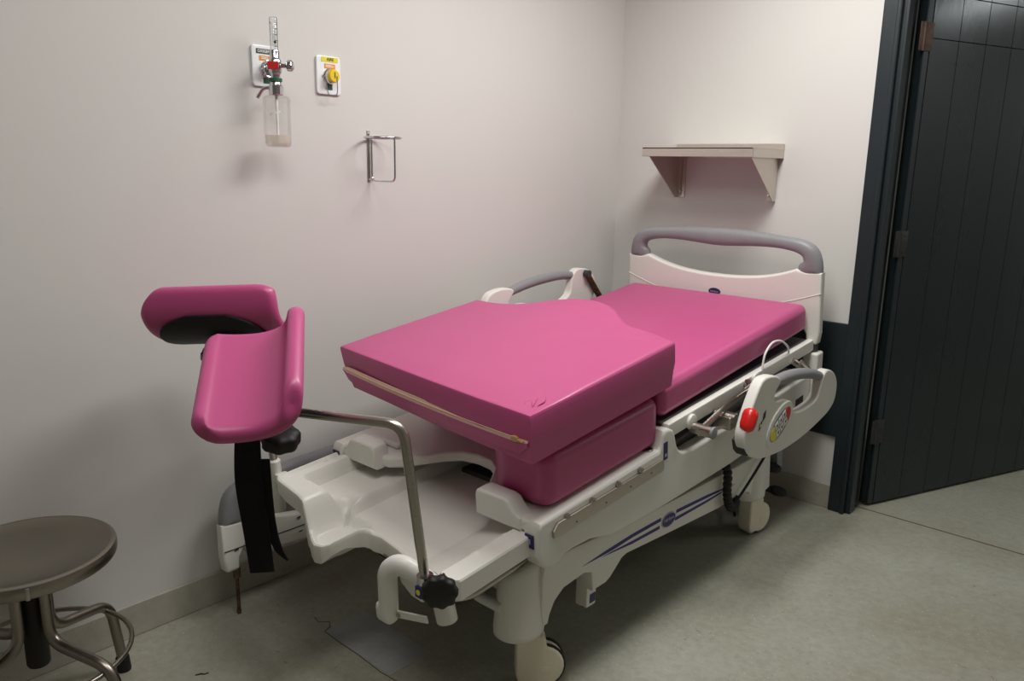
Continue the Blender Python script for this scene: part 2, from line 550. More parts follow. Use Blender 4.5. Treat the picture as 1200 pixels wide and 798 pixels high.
bed = thing('birthing_bed', 'white and grey adjustable birthing bed with its pink mattress, head against the wall', 'hospital bed', (XC, -1.15, 0))
def part(name, bm, mt, parent=bed, deck=True, **k):
    if deck:
        bm.transform(MD)
    return obj(name, bm, mt, parent, **k)

# ---- base frame -----------------------------------------------------------
def beam_poly():
    top = [(-1.90, .36), (-1.89, .405), (-1.80, .412), (-1.4, .385), (-0.7, .372), (-0.50, .372), (-0.42, .34)]
    bot = [(-0.40, .19), (-0.50, .17), (-0.555, .175), (-0.60, .225), (-0.65, .238), (-0.86, .238), (-1.20, .262), (-1.475, .283), (-1.50, .278), (-1.56, .235), (-1.585, .225),
           (-1.655, .225), (-1.665, .29), (-1.70, .303), (-1.80, .295), (-1.84, .27), (-1.862, .235), (-1.868, .21), (-1.89, .21), (-1.90, .25)]
    return top + bot
def make_beam(mirror=False):
    bm = prism(beam_poly(), 1.075, 1.13, 'x', 0.008, 2)
    return mir(bm) if mirror else bm
bmb = make_beam()
bmb = merge(bmb, make_beam(True))
bmb = box(0.36, 1.08, -1.90, -1.80, 0.26, 0.36, 0.01, bm=bmb)
bmb = box(0.36, 1.08, -0.66, -0.54, 0.24, 0.36, 0.01, bm=bmb)
bmb = box(0.62, 0.82, -1.85, -0.60, 0.27, 0.34, 0.01, bm=bmb)
base = part('base_frame', bmb, 'white_plastic', deck=False, wn=True)
bmt = tube(fillet([(1.06, -1.99, .285), (0.93, -1.99, .285), (0.86, -1.93, .33), (0.55, -1.93, .33)], .05), 0.017, 12)
part('cross_tube', bmt, 'white_plastic', base, deck=False)
# stripes and emblem printed on the beam
def decal(poly, mt, name, par, x=1.1305, th=0.0008):
    return part(name, prism(poly, x - th, x, 'x'), mt, par, deck=False, smooth=False)
decal([(-1.715, .3315), (-1.60, .3395), (-1.45, .3445), (-1.277, .3425), (-1.277, .3295), (-1.45, .3315), (-1.56, .3275)], 'blue_ink', 'stripe', base)
decal([(-1.57, .3245), (-1.45, .3195), (-1.283, .3155), (-1.283, .3030), (-1.45, .3090), (-1.62, .3250)], 'blue_ink', 'stripe', base)
decal([(-1.178, .3390), (-0.95, .3260), (-0.735, .3040), (-0.95, .3140), (-1.178, .3260)], 'blue_ink', 'stripe', base)
decal([(-1.184, .3120), (-0.95, .3060), (-0.735, .3015), (-0.95, .2960), (-1.184, .2995)], 'blue_ink', 'stripe', base)
part('emblem', prism(ellipse(-1.228, .319, .046, .027), 1.129, 1.132, 'x', .0006, 1), 'pale_lettering', base, deck=False)
part('emblem_field', prism(ellipse(-1.228, .319, .041, .0225), 1.131, 1.1326, 'x'), 'navy', base, deck=False)
TX = frame((1.1326, -1.228, .322), (0, 1, 0), (0, 0, 1), (1, 0, 0))
part('lettering', text_bm('Hill-Rom', .0175, TX, bold=True), 'pale_lettering', base, deck=False, smooth=False)
# short floor leg with a blue tag
for sx in (0, 1):
    bml = box(1.062, 1.108, -1.655, -1.605, .155, .30, .006)
    if sx: bml = mir(bml)
    lg = part('jack_leg', bml, 'white_plastic', base, deck=False, wn=True)
    if not sx:
        part('blue_tag', box(1.107, 1.1095, -1.640, -1.612, .168, .198), 'navy', base, deck=False, smooth=False)
        part('leg_foot', disc_cyl((1.085, -1.63, .15), (0, 0, 1), .018, .008, 14), 'brown_hinge', base, deck=False)
# lift columns between base and deck
for (yy, zz) in ((-1.62, .50), (-0.72, .58)):
    bmc = box(.60, .84, yy - .09, yy + .09, .30, zz, .012)
    part('lift_column', bmc, 'dark_grey_plastic', deck=False, wn=True)

# ---- casters --------------------------------------------------------------
def caster(px, py, wdir, cowl=True):
    """px,py: swivel axis; wdir: direction (deg) in which the wheel trails"""
    c = Vector((px, py, 0))
    d = Vector((math.cos(R(wdir)), math.sin(R(wdir)), 0))
    n = Vector((-d.y, d.x, 0))
    RW = 0.070
    wc_ = c + d * 0.036 + Vector((0, 0, RW))
    # hood outline in (d, z)
    out = [(-.042, .158), (-.042, .045), (-.036, .024), (-.022, .012)]
    for k in range(0, 13):
        a = R(-118 + k * (118 + 78) / 12)
        out.append((.036 + .064 * math.cos(a), RW + .002 + .064 * math.sin(a)))
    out += [(.047, .140), (.046, .152), (.034, .172), (-.036, .172)]
    bm = prism(out, -.031, .031, 'y', .008, 3)
    bm.transform(frame(c, d, n, Vector((0, 0, 1))))
    hood = part('caster', bm, 'cream_plastic', deck=False, wn=True)
    for sgn in (-.0225, .0095):
        o = wc_ + n * sgn
        bmw_ = disc_cyl(o, n, RW, .013, 32, .004)
        part('wheel', bmw_, 'black_rubber', hood, deck=False)
    bmx = disc_cyl(c + Vector((0, 0, .168)), (0, 0, 1), .026, .05, 18)
    part('swivel_stem', bmx, 'steel', hood, deck=False)
    for sgn in (-1, 1):
        q = c + d * .044 + Vector((0, 0, .062)) + n * (sgn * .031)
        bmx = prism([(-.014, -.009), (.014, -.009), (.017, .009), (-.011, .011)], -.0015, .0015, 'y', .001, 1)
        bmx.transform(frame(q, d, n, Vector((0, 0, 1))))
        part('cap_mark', bmx, 'cream_plastic', hood, deck=False)
    return hood
def cowl(px, py, z0, z1, tilt=0.0):
    prof = [(0.0, z0 - .004), (.066, z0 - .002), (.074, z0 + .006), (.075, z0 + .02), (.070, z0 + .10), (.064, z1 - .02), (.058, z1 - .004), (.050, z1), (0, z1)]
    bm = lathe(prof, 32)
    for v in bm.verts:
        k = (v.co.z - z0) / (z1 - z0)
        v.co.x *= 0.84 + .10 * (1 - k)
        if v.co.y < 0: v.co.y *= 1.12
        else: v.co.y += .012 * k
        if v.co.z > z1 - .05 and v.co.y < 0:
            v.co.z += v.co.y * .45
    bm.transform(Matrix.Translation((px, py, 0)))
    return part('caster_cowl', bm, 'white_plastic', base, deck=False, angle=60)
caster(1.075, -1.885, 47); cowl(1.062, -1.918, .185, .415)
caster(1.095, -0.492, 80); cowl(1.085, -0.52, .178, .36)
caster(0.56, -1.76, 60); cowl(.565, -1.765, .185, .33)
caster(0.345, -0.50, 60); cowl(.35, -0.52, .178, .36)

# ---- seat section: side panels, pan -------------------------------------------
pan_side = [(-.640, -.062), (-.06, -.066), (-.047, -.050), (-.040, -.022), (-.030, -.006), (-.006, -.004), (.022, -.016), (.038, -.045),
            (.048, -.080), (.064, -.104), (.090, -.120), (.140, -.130), (.50, -.138), (1.13, -.140), (1.13, -.285), (1.10, -.300), (.44, -.296),
            (.30, -.289), (-.12, -.266), (-.325, -.245), (-.348, -.236), (-.375, -.224), (-.425, -.208), (-.50, -.200), (-.540, -.199), (-.552, -.206), (-.562, -.215), (-.59, -.217), (-.622, -.206), (-.645, -.185), (-.655, -.155), (-.652, -.08)]
def side_panel(mirror):
    bm = prism(pan_side, 1.125, 1.18, 'x', .011, 3)
    if mirror: bm = mir(bm)
    return part('side_panel', bm, 'white_plastic', wn=True)
sp = side_panel(False)
sp2 = side_panel(True)
# accessory rail with bolts and its dark blue end tag
rail_poly = [(-.598, -.100), (-.578, -.082), (-.06, -.092), (-.047, -.098), (-.043, -.124), (-.052, -.134), (-.575, -.126), (-.596, -.122)]
part('accessory_rail', prism(rail_poly, 1.180, 1.190, 'x', .003, 2), 'brushed_steel', sp, wn=True)
for s_ in (-.535, -.419, -.292, -.175):
    b_ = disc_cyl((1.176, s_, -.084), (1, 0, 0.30), .0095, .016, 14, .003)
    part('rail_bolt', b_, 'steel', sp)
for s_ in (-.50, -.36, -.235, -.12):
    part('rail_rivet', disc_cyl((1.189, s_, -.112), (1, 0, 0), .003, .002, 8), 'dark_grey_plastic', sp)
part('blue_tag', box(1.1795, 1.1815, -.036, -.012, -.105, -.045, .0008), 'navy', sp, smooth=False)
part('tag_mark', box(1.1812, 1.1822, -.030, -.018, -.095, -.085), 'pale_lettering', sp, smooth=False)
part('blue_tag', box(1.136, 1.166, -.6575, -.6535, -.135, -.095, .0008), 'navy', sp, smooth=False)
part('tag_mark', box(1.146, 1.156, -.659, -.657, -.122, -.108), 'pale_lettering', sp, smooth=False)
part('warning_tag', box(1.1795, 1.1815, .985, 1.06, -.245, -.215, .0008), 'black_print', sp, smooth=False)
part('stirrup_socket', disc_cyl((1.145, -.075, -.068), (0, 0, 1), .016, .006, 18, .002), 'dark_grey_plastic', sp)
part('socket_ring', tube([(1.145 + .016 * math.cos(2 * math.pi * k / 18), -.075 + .016 * math.sin(2 * math.pi * k / 18), -.061) for k in range(18)], .003, 8, True), 'steel', sp)
part('blue_tag', box(.2725, .304, -.6575, -.6535, -.115, -.085, .0008), 'navy', sp2, smooth=False)
# seat pan with its scooped front and raised lugs
pan = [(.262, 0.0), (.262, -.595), (.285, -.622), (.46, -.628), (.52, -.618), (.56, -.585), (.63, -.480), (.675, -.440), (.735, -.428), (.795, -.434), (.845, -.465), (.90, -.550), (.925, -.605), (.955, -.632), (1.13, -.648), (1.178, -.635), (1.178, 0.0)]
bm = prism(pan, -.100, -.062, 'z', .010, 3)
seat_pan = part('seat_pan', bm, 'white_plastic', wn=True)
def lug(x0, x1):
    poly = [(x0, -.102), (x0, -.04), (x0 + .006, -.026), (x0 + .02, -.020), (x1 - .060, -.020), (x1 - .042, -.026), (x1 - .022, -.052), (x1, -.064), (x1, -.102)]
    return prism(poly, -.652, -.592, 'y', .009, 3)
part('front_lug', lug(.945, 1.115), 'white_plastic', seat_pan, wn=True)
part('front_lug', mir(lug(.945, 1.115)), 'white_plastic', seat_pan, wn=True)
bm = box(.36, .50, -.56, -.54, -.062, -.045, .008)
part('pan_ridge', bm, 'white_plastic', seat_pan, wn=True)
part('under_frame', box(.33, 1.11, -.29, 1.10, -.24, -.12, .01), 'grey_plastic', wn=True)

# ---- foot tray: a moulded pan as a thick shell -----------------------------
TX0, TX1 = .28, 1.15
def s_front(x):
    tab = [(.28, -.868), (.290, -.888), (.31, -.898), (.45, -.918), (.52, -.936), (.565, -.960), (.60, -.974), (.628, -.966), (.645, -.940), (.652, -.90), (.662, -.862), (.685, -.836), (.72, -.827), (.80, -.838), (.95, -.868), (1.03, -.885), (1.07, -.915), (1.10, -.925), (1.135, -.928), (1.15, -.912)]
    return interp(tab, x)
def tray_h(x, s):
    rim, shelf, flo = -.090, -.138, -.176
    # left side: rim, shelf, floor
    h = rim + (shelf - rim) * sm(.352, .370, x)
    h = h + (flo - h) * sm(.540, .562, x)
    # shelf ends at the front with a wall rising to the front rim
    fw = sm(-.818, -.838, s) * (1 - sm(.49, .53, x))
    h = h + (rim - h) * fw
    # front lobe right of the rim drops to a low lip
    lobe = sm(-.790, -.825, s) * sm(.48, .52, x) * (1 - sm(.63, .68, x))
    target = rim + (-.200 - rim) * sm(.490, .545, x)
    h = h + (target - h) * lobe
    dl = s - s_front(x)
    if .50 < x < .72:
        h += .022 * (1 - sm(.012, .028, dl)) * sm(.52, .55, x) * (1 - sm(.66, .70, x))
    # right side: gently sloped inner wall and narrow flat channel
    h = h + (-.128 - h) * max(0, min(1, (x - .925) / .155))
    h = h + (rim - .012 - h) * sm(1.080, 1.088, x)
    # locating bumps on the channel
    for sb in (-.690, -.715, -.80):
        h += .008 * math.exp(-((x - 1.096) / .010) ** 2 - ((s - sb) / .012) ** 2)
    # moulded slots in the left rim
    for (a, b) in ((-.86, -.715), (-.69, -.58)):
        if x < .345:
            h -= .008 * sm(.298, .303, x) * (1 - sm(.325, .330, x)) * sm(a, a + .010, s) * (1 - sm(b - .010, b, s))
    # scoop at the front end of the shelf
    h -= .040 * math.exp(-((x - .520) / .024) ** 2 - ((s + .800) / .036) ** 2)
    return h
def tray():
    bm = bmesh.new()
    xs = sorted(set([TX0 + k * ((TX1 - TX0) / 84) for k in range(85)] + [.298, .303, .325, .330, .350, .357, .363, .37, .376, .53, .54, .545, .55, .557, .562, .572, 1.144, 1.147, 1.08, 1.084, 1.088, .455, .462, .47, .476, .50, .51, .52, .53, .605, .612, .618, .622, .626, .632, .64, .65, .485, .49, .565, 1.055, 1.06, 1.064, .925, .275, .33, .335]))
    NS = 64
    S1 = -.30
    top, botm = [], []
    for x in xs:
        a = s_front(x)
        colt, colb = [], []
        for j in range(NS + 1):
            k = j / NS
            k = k ** 1.25
            s = a + (S1 - a) * k
            h = tray_h(x, s)
            edge = min(x - TX0, TX1 - x, s - a)
            r = .012 if x < 1.0 else .006
            if edge < r:
                h -= r - math.sqrt(max(0, r * r - (r - edge) ** 2))
            colt.append(bm.verts.new((x, s, h)))
            if x < .345: hb = -.140
            elif x > 1.07: hb = -.160
            else: hb = h - (.03 if s - a > .03 else .045)
            if .505 < x < .66 and s - a < .04: hb = -.236 + .03 * sm(.62, .655, x)
            hb = min(hb, h - .012)
            colb.append(bm.verts.new((x, s, hb)))
        top.append(colt); botm.append(colb)
    nx = len(xs)
    for i in range(nx - 1):
        for j in range(NS):
            bm.faces.new((top[i][j], top[i + 1][j], top[i + 1][j + 1], top[i][j + 1]))
            bm.faces.new((botm[i][j], botm[i][j + 1], botm[i + 1][j + 1], botm[i + 1][j]))
        bm.faces.new((top[i][0], botm[i][0], botm[i + 1][0], top[i + 1][0]))
        bm.faces.new((top[i][NS], top[i + 1][NS], botm[i + 1][NS], botm[i][NS]))
    for j in range(NS):
        bm.faces.new((top[0][j], top[0][j + 1], botm[0][j + 1], botm[0][j]))
        bm.faces.new((top[-1][j], botm[-1][j], botm[-1][j + 1], top[-1][j + 1]))
    return bm
tray_o = part('foot_tray', tray(), 'white_plastic', angle=27)
# dark steel frame below the tray's front edge
bm = tube(fillet([(.64, -.40, -.228), (.64, -.79, -.228), (.72, -.815, -.228), (1.02, -.872, -.228), (1.08, -.83, -.225), (1.08, -.40, -.225)], .05), .012, 10)
part('tray_frame', bm, 'steel', tray_o)
part('tray_slide', box(.68, 1.04, -.81, -.35, -.262, -.236, .006), 'black_rubber', tray_o)

# ---- front handle at the right-hand corner of the tray ------------------------------
hb = fillet([(.955, -.99, -.24), (.966, -.99, -.108), (1.00, -.975, -.082), (1.06, -.945, -.118), (1.104, -.935, -.150), (1.112, -.93, -.222)], .04, 7)
bm = tube(hb, [.027] * len(hb), 16, flat=(1.0, .9))
bm = box(.920, .980, -1.012, -.972, -.262, -.205, .016, 3, bm=bm)
fh = part('front_handle', bm, 'white_plastic', angle=50)
part('handle_web', prism([(.97, -.11), (1.06, -.13), (1.085, -.16), (1.06, -.178), (1.02, -.176), (.98, -.15)], -.965, -.945, 'y', .008, 2), 'white_plastic', fh, wn=True)
bm = prism([(.950, -.232), (.955, -.252), (1.10, -.208), (1.095, -.190)], -.985, -.979, 'y', .001, 1)
part('cross_strap', bm, 'white_plastic', fh, smooth=False)
part('strap_bolt', disc_cyl((.99, -.985, -.232), (0, -1, 0), .006, .004, 10), 'steel', fh)

# ---- head section frame -----------------------------------------------------------------
bm = box(1.145, 1.175, .004, 1.165, -.046, .004, .006)
bm = merge(bm, mir(box(1.145, 1.175, .004, 1.165, -.046, .004, .006)))
bm = box(.30, 1.14, 1.11, 1.15, -.044, .002, .006, bm=bm)
hf = part('head_frame', bm, 'white_plastic', wn=True)
part('deck_plate', box(.285, 1.150, -.008, 1.12, .002, .010, .002), 'dark_grey_plastic', hf, smooth=False)

# ---- headboard -------------------------------------------------------------------------
SCOOP = [(.357, .297), (.43, .270), (.52, .249), (.62, .238), (.72, .235), (.82, .238), (.92, .249), (1.01, .270), (1.083, .297)]
def board_parts(root, mtx, lower, deck_emblem):
    """white curved panel, grey carry handle; drawn in (x, t), thickness along local y"""
    half = [(.303, .284, .053, .020), (.303, .296, .053, .024), (.298, .312, .046, .027), (.297, .335, .038, .029), (.308, .364, .035, .030), (.335, .384, .031, .030), (.38, .396, .028, .030), (.45, .403, .027, .030), (.54, .4065, .031, .031), (.63, .4055, .036, .032), (.72, .404, .039, .033)]
    ctl = half + [(1.44 - a, b, w, d_) for a, b, w, d_ in reversed(half[:-1])]
    pp = catmull([Vector((a, b, 0)) for a, b, w, d_ in ctl], 4)
    ww = catmull([Vector((w, d_, 0)) for a, b, w, d_ in ctl], 4)
    bm = bmesh.new()
    rings = []
    for i in range(len(pp)):
        t = (pp[min(i + 1, len(pp) - 1)] - pp[max(i - 1, 0)]).normalized()
        nn = Vector((-t.y, t.x, 0))
        ring = []
        for k in range(20):
            a = 2 * math.pi * k / 20
            ca, sa = math.cos(a), math.sin(a)
            ca = math.copysign(abs(ca) ** .8, ca); sa = math.copysign(abs(sa) ** .8, sa)
            q = pp[i] + nn * (ww[i].x * ca)
            ring.append(bm.verts.new((q.x, ww[i].y * sa, q.y)))
        rings.append(ring)
    for A_, B_ in zip(rings[:-1], rings[1:]):
        for k in range(20):
            bm.faces.new((A_[k], A_[(k + 1) % 20], B_[(k + 1) % 20], B_[k]))
    bm.faces.new(list(reversed(rings[0]))); bm.faces.new(rings[-1])
    bm.transform(mtx)
    h = obj('handle', bm, 'grey_plastic', root, angle=60, wn=True)
    sc = [(v.x, v.y) for v in catmull([Vector((a, b, 0)) for a, b in SCOOP], 4)]
    poly = [(.249, .289)] + [(.31, .287)] + sc + [(1.13, .287), (1.191, .289)]
    rb = [(1.196, lower + .05), (1.190, lower + .006), (1.182, lower), (1.150, lower), (1.142, lower + .006), (1.138, lower + .04), (1.12, lower + .07)]
    lb = [(1.44 - a, b) for a, b in reversed(rb)]
    if lower > 0.05:
        mid = [(1.10, lower + .030), (.9, lower + .018), (.72, lower + .014), (.54, lower + .018), (.34, lower + .030)]
    else:
        mid = [(1.10, .06), (.9, .045), (.72, .04), (.54, .045), (.34, .06)]
    poly = poly + rb + mid + lb
    bm = prism(poly, -.022, .022, 'y', .010, 3)
    bm.transform(mtx)
    p = obj('panel', bm, 'white_plastic', root, angle=60, wn=True)
    # moulded seam line
    for (a, b) in (((.2485, .198), (.47, .130)), ((.97, .130), (1.1925, .204))) if lower < .05 else (((.249, lower + .075), (.50, lower + .072)), ((.50, lower + .072), (1.19, lower + .075))):
        d_ = Vector((b[0] - a[0], 0, b[1] - a[1]))
        bm = tube([(a[0], -.0218, a[1]), (a[0] * .5 + b[0] * .5, -.0218, a[1] * .5 + b[1] * .5 - (.004 if lower < .05 else 0)), (b[0], -.0218, b[1])], .0022, 6)
        bm.transform(mtx)
        obj('seam', bm, 'white_plastic' if lower < .05 else 'dark_grey_plastic', p)
    if deck_emblem:
        for (nm, ra, rb_, th, mt_) in (('emblem', .030, .0165, .0020, 'grey_plastic'), ('emblem_field', .0285, .015, .0032, 'navy')):
            bm = prism(ellipse(.712, .158, ra, rb_), -.022 - th, -.020, 'y')
            bm.transform(mtx)
            obj(nm, bm, mt_, p)
        bm = text_bm('Hill-Rom', .0115, mtx @ frame((.712, -.0253, .1575), (1, 0, 0), (0, 0, 1), (0, -1, 0)))
        obj('lettering', bm, 'pale_lettering', p, smooth=False)
    return p
hbd = bpy.data.objects.new('headboard', None); COL.objects.link(hbd); hbd.parent = bed
MH = MD @ Matrix.Translation((0, 1.168, 0))
board_parts(hbd, MH, -.018, True)
for xx in (1.166, .274):
    bm = disc_cyl((xx, 1.168, -.055), (0, 0, 1), .021, .045, 18, .004)
    part('post_ring', bm, 'dark_grey_plastic', hf)
    bm = box(xx - .030, xx + .036 if xx > .7 else xx + .03, 1.135, 1.20, -.30, -.052, .010, 3)
    part('post_socket', bm, 'white_plastic', hf, wn=True)

# ---- side rails ----------------------------------------------------------------------------
SR = [(.388, .064), (.44, .068), (.496, .055), (.532, .036), (.541, .020), (.520, .004), (.497, -.012), (.500, -.036), (.530, -.048), (.572, -.054), (.615, -.072), (.645, -.100), (.672, -.135), (.735, -.152), (.798, -.157), (.855, -.156), (.895, -.143), (.916, -.106), (.935, -.072), (.965, -.058),
      (1.0, -.062), (1.059, -.094), (1.092, -.145), (1.082, -.210), (1.04, -.240), (.973, -.256), (.815, -.270), (.690, -.270), (.568, -.261), (.418, -.233), (.335, -.197), (.290, -.158), (.268, -.103), (.290, -.050), (.330, .006)]
def side_rail(kind):
    """lowered: right-hand rail; raised: the other one, turned level and lifted"""
    if kind == 'lowered':
        def T(bm):
            bm.transform(MD); return bm
    else:
        a = R(12.5)
        M2 = Matrix.Translation((0, .341, .265)) @ Matrix.Rotation(a, 4, 'X') @ Matrix.Translation((0, -.496, -.055))
        def T(bm):
            bm.transform(M2); mir(bm); bm.transform(MD); return bm
    root = bpy.data.objects.new('side_rail', None); COL.objects.link(root); root.parent = bed
    def sp_(name, bm, mt, **k):
        return obj(name, T(bm), mt, root, **k)
    outl = [(v.x, v.y) for v in catmull([Vector((a, b, 0)) for a, b in SR], 3, True)]
    sp_('shell', prism(outl, 1.266, 1.306, 'x', .012, 4), 'white_plastic', wn=True, angle=50)
    g = catmull([(1.286, .485, .020), (1.286, .568, .018), (1.286, .694, .000), (1.286, .85, -.040), (1.286, .985, -.095)], 6)
    rr = [.0175 + .004 * math.sin(math.pi * i / (len(g) - 1)) for i in range(len(g))]
    sp_('grip', tube(g, rr, 16), 'grey_plastic')
    # raised control pad
    rot = math.atan2(.064, .156)
    sp_('control_bezel', prism(ellipse(.540, -.140, .112, .062, 36, rot), 1.300, 1.311, 'x', .005, 3), 'white_plastic', wn=True)
    sp_('control_pad', prism(ellipse(.540, -.140, .090, .042, 36, rot), 1.309, 1.3122, 'x', .0008, 1), 'grey_plastic', wn=True)
    c, s = math.cos(rot), math.sin(rot)
    def loc(u, v): return (.540 + u * c - v * s, -.140 + u * s + v * c)
    for (u0, mtn) in ((.062, 'red_label'), (-.062, 'yellow_label')):
        pts = []
        sg = 1 if u0 > 0 else -1
        for k in range(-6, 7):
            a_ = R(k * 7.4)
            pts.append(loc(sg * .085 * math.cos(a_), .038 * math.sin(a_)))
        for w in (.026, -.026):
            pts.append(loc(sg * .046, w))
        if sg < 0: pts.reverse()
        sp_('pad_end', prism(pts, 1.3115, 1.3136, 'x'), mtn, smooth=False)
    for iu in (-.028, .004, .0355):
        for iv in (-.0165, .0165):
            p4 = [loc(iu - .013, iv - .013), loc(iu + .013, iv - .013), loc(iu + .013, iv + .013), loc(iu - .013, iv + .013)]
            sp_('pad_button', prism(p4, 1.3115, 1.3138, 'x', .0008, 1), 'white_print', smooth=False)
            tri = [loc(iu - .007, iv - .005), loc(iu + .007, iv - .005), loc(iu, iv + .008)] if iv > 0 else [loc(iu - .007, iv + .005), loc(iu + .007, iv + .005), loc(iu, iv - .008)]
            sp_('pad_arrow', prism(tri, 1.3135, 1.3142, 'x'), 'black_print', smooth=False)
    # red release knob on the rail's front edge
    bm = lathe([(0, -.047), (.018, -.044), (.031, -.034), (.035, -.018), (.035, .018), (.031, .034), (.018, .044), (0, .047)], 24)
    for v in bm.verts: v.co.x *= .80; v.co.y *= .68; v.co.z *= .92
    bm.transform(frame((1.300, .306, -.050), (1, 0, 0), (0, .86, -.5), (0, .5, .86)))
    sp_('release_knob', bm, 'red_plastic')
    sp_('sticker', prism([(.400, -.085), (.420, -.075), (.425, -.050), (.407, -.058)], 1.306, 1.3075, 'x'), 'black_print', smooth=False)
    sp_('sticker', prism([(.372, -.112), (.394, -.102), (.398, -.080), (.378, -.089)], 1.306, 1.3075, 'x'), 'navy', smooth=False)
    sp_('sticker_dot', disc_cyl((1.3072, .386, -.096), (1, 0, 0), .007, .0012, 12), 'yellow_label')
    # latch at the lower front end
    sp_('latch', prism([(.275, -.120), (.292, -.115), (.305, -.150), (.325, -.178), (.312, -.186), (.288, -.162)], 1.255, 1.300, 'x', .002, 1), 'dark_grey_plastic')
    # swing arms
    if kind == 'lowered':
        arms = [((1.18, .139, -.048), (1.255, .139, -.050)), ((1.18, .538, -.012), (1.27, .440, -.020)), ((1.18, .30, -.055), (1.255, .30, -.058)), ((1.18, .93, -.03), (1.275, 1.01, -.12))]
        for k, (a, b) in enumerate(arms):
            sp_('swing_pin', tube([a, b], .019 if k < 3 else .014, 14), 'steel')
        sp_('swing_link', tube([(1.215, .120, -.052), (1.215, .30, -.02), (1.215, .56, .002)], .016, 10, flat=(1, .35)), 'steel')
        sp_('swing_block', box(1.18, 1.25, .275, .335, -.095, -.045, .008), 'steel', wn=True)
        sp_('pin_cap', disc_cyl((1.254, .139, -.050), (1, 0, 0), .021, .010, 18, .003), 'grey_plastic')
        sp_('swing_link', tube([(1.225, .90, -.02), (1.245, 1.00, -.10), (1.25, 1.04, -.16)], .014, 10, flat=(1, .5)), 'steel')
    else:
        sp_('swing_link', tube([(1.255, 1.02, -.090), (1.250, 1.075, -.22), (1.22, 1.10, -.34)], .018, 10, flat=(1, .6)), 'rusty_steel')
        sp_('swing_pin', tube([(1.262, 1.02, -.095), (1.235, 1.02, -.095)], .016, 14), 'dark_grey_plastic')
        sp_('swing_link', tube([(1.255, .50, -.20), (1.22, .52, -.34)], .016, 10), 'steel')
    return root
side_rail('lowered')
side_rail('raised')
part('frame_socket', disc_cyl((1.172, .139, -.030), (1, 0, 0), .027, .014, 18, .004), 'white_plastic', hf)
part('frame_socket', disc_cyl((1.172, .60, -.010), (1, 0, 0), .022, .014, 18, .004), 'white_plastic', hf)

# ---- cables and pedals ------------------------------------------------------------------------
cord = catmull([D(1.172, .665, -.02), D(1.172, .675, .02), D(1.172, .695, .064), D(1.172, .754, .090), D(1.172, .832, .076), D(1.17, .90, .035), D(1.165, .925, .0)], 6)
part('nurse_call_cord', tube(cord, .0042, 8), 'white_cord', deck=False)
hose = catmull([(1.10, -.86, .46), (1.150, -.855, .40), (1.155, -.85, .31), (1.155, -.82, .245), (1.15, -.765, .225), (1.12, -.71, .235), (1.05, -.68, .25)], 12)
rr = [.0175 if i % 3 else .0135 for i in range(len(hose))]
part('corrugated_hose', tube(hose, rr, 12), 'black_rubber', deck=False, angle=20)
part('power_cable', tube(catmull([(1.15, -.775, .232), (1.155, -.66, .30), (1.155, -.52, .385), (1.14, -.42, .44)], 6), .0055, 8), 'black_rubber', deck=False)
part('power_cable', tube(catmull([(1.05, -.56, .13), (1.03, -.50, .06), (.99, -.42, .04), (.95, -.33, .07), (.95, -.27, .16)], 6), .006, 8), 'black_rubber', deck=False)
for (pp, dd_) in (((1.088, -.300, .238), (.25, .25, -.15)), ((1.10, -.24, .112), (.25, .28, -.15))):
    bm = lathe([(0, -.014), (.034, -.013), (.042, -.006), (.042, .006), (.034, .013), (0, .014)], 24)
    for v in bm.verts: v.co.y *= .62
    dx = Vector((.80, .55, -.22)).normalized(); nz = Vector((-.2, -.35, .9)); nz = (nz - dx * nz.dot(dx)).normalized()
    bm.transform(frame(pp, dx, nz.cross(dx), nz))
    bm = tube([Vector(pp) + Vector((-.02, -.02, 0)), Vector(pp) + Vector((-.09, -.06, .03))], .010, 10, bm=bm)
    part('brake_pedal', bm, 'black_rubber', deck=False)
part('rear_strut', prism([(-.30, .40), (-.24, .40), (-.215, .22), (-.265, .22)], 1.06, 1.10, 'x', .006, 2), 'grey_plastic', deck=False, wn=True)

# ------------------------------------------------------------------ mattresses
def soft(name, label, bm, cat='mattress', loc=None):
    co = [v.co.copy() for v in bm.verts]
    lo = Vector((sum(v.x for v in co) / len(co), sum(v.y for v in co) / len(co), min(v.z for v in co)))
    o = obj(name, bm, 'pink_vinyl', None, angle=50, wn=True, place=lo)
    return tag(o, label, cat)

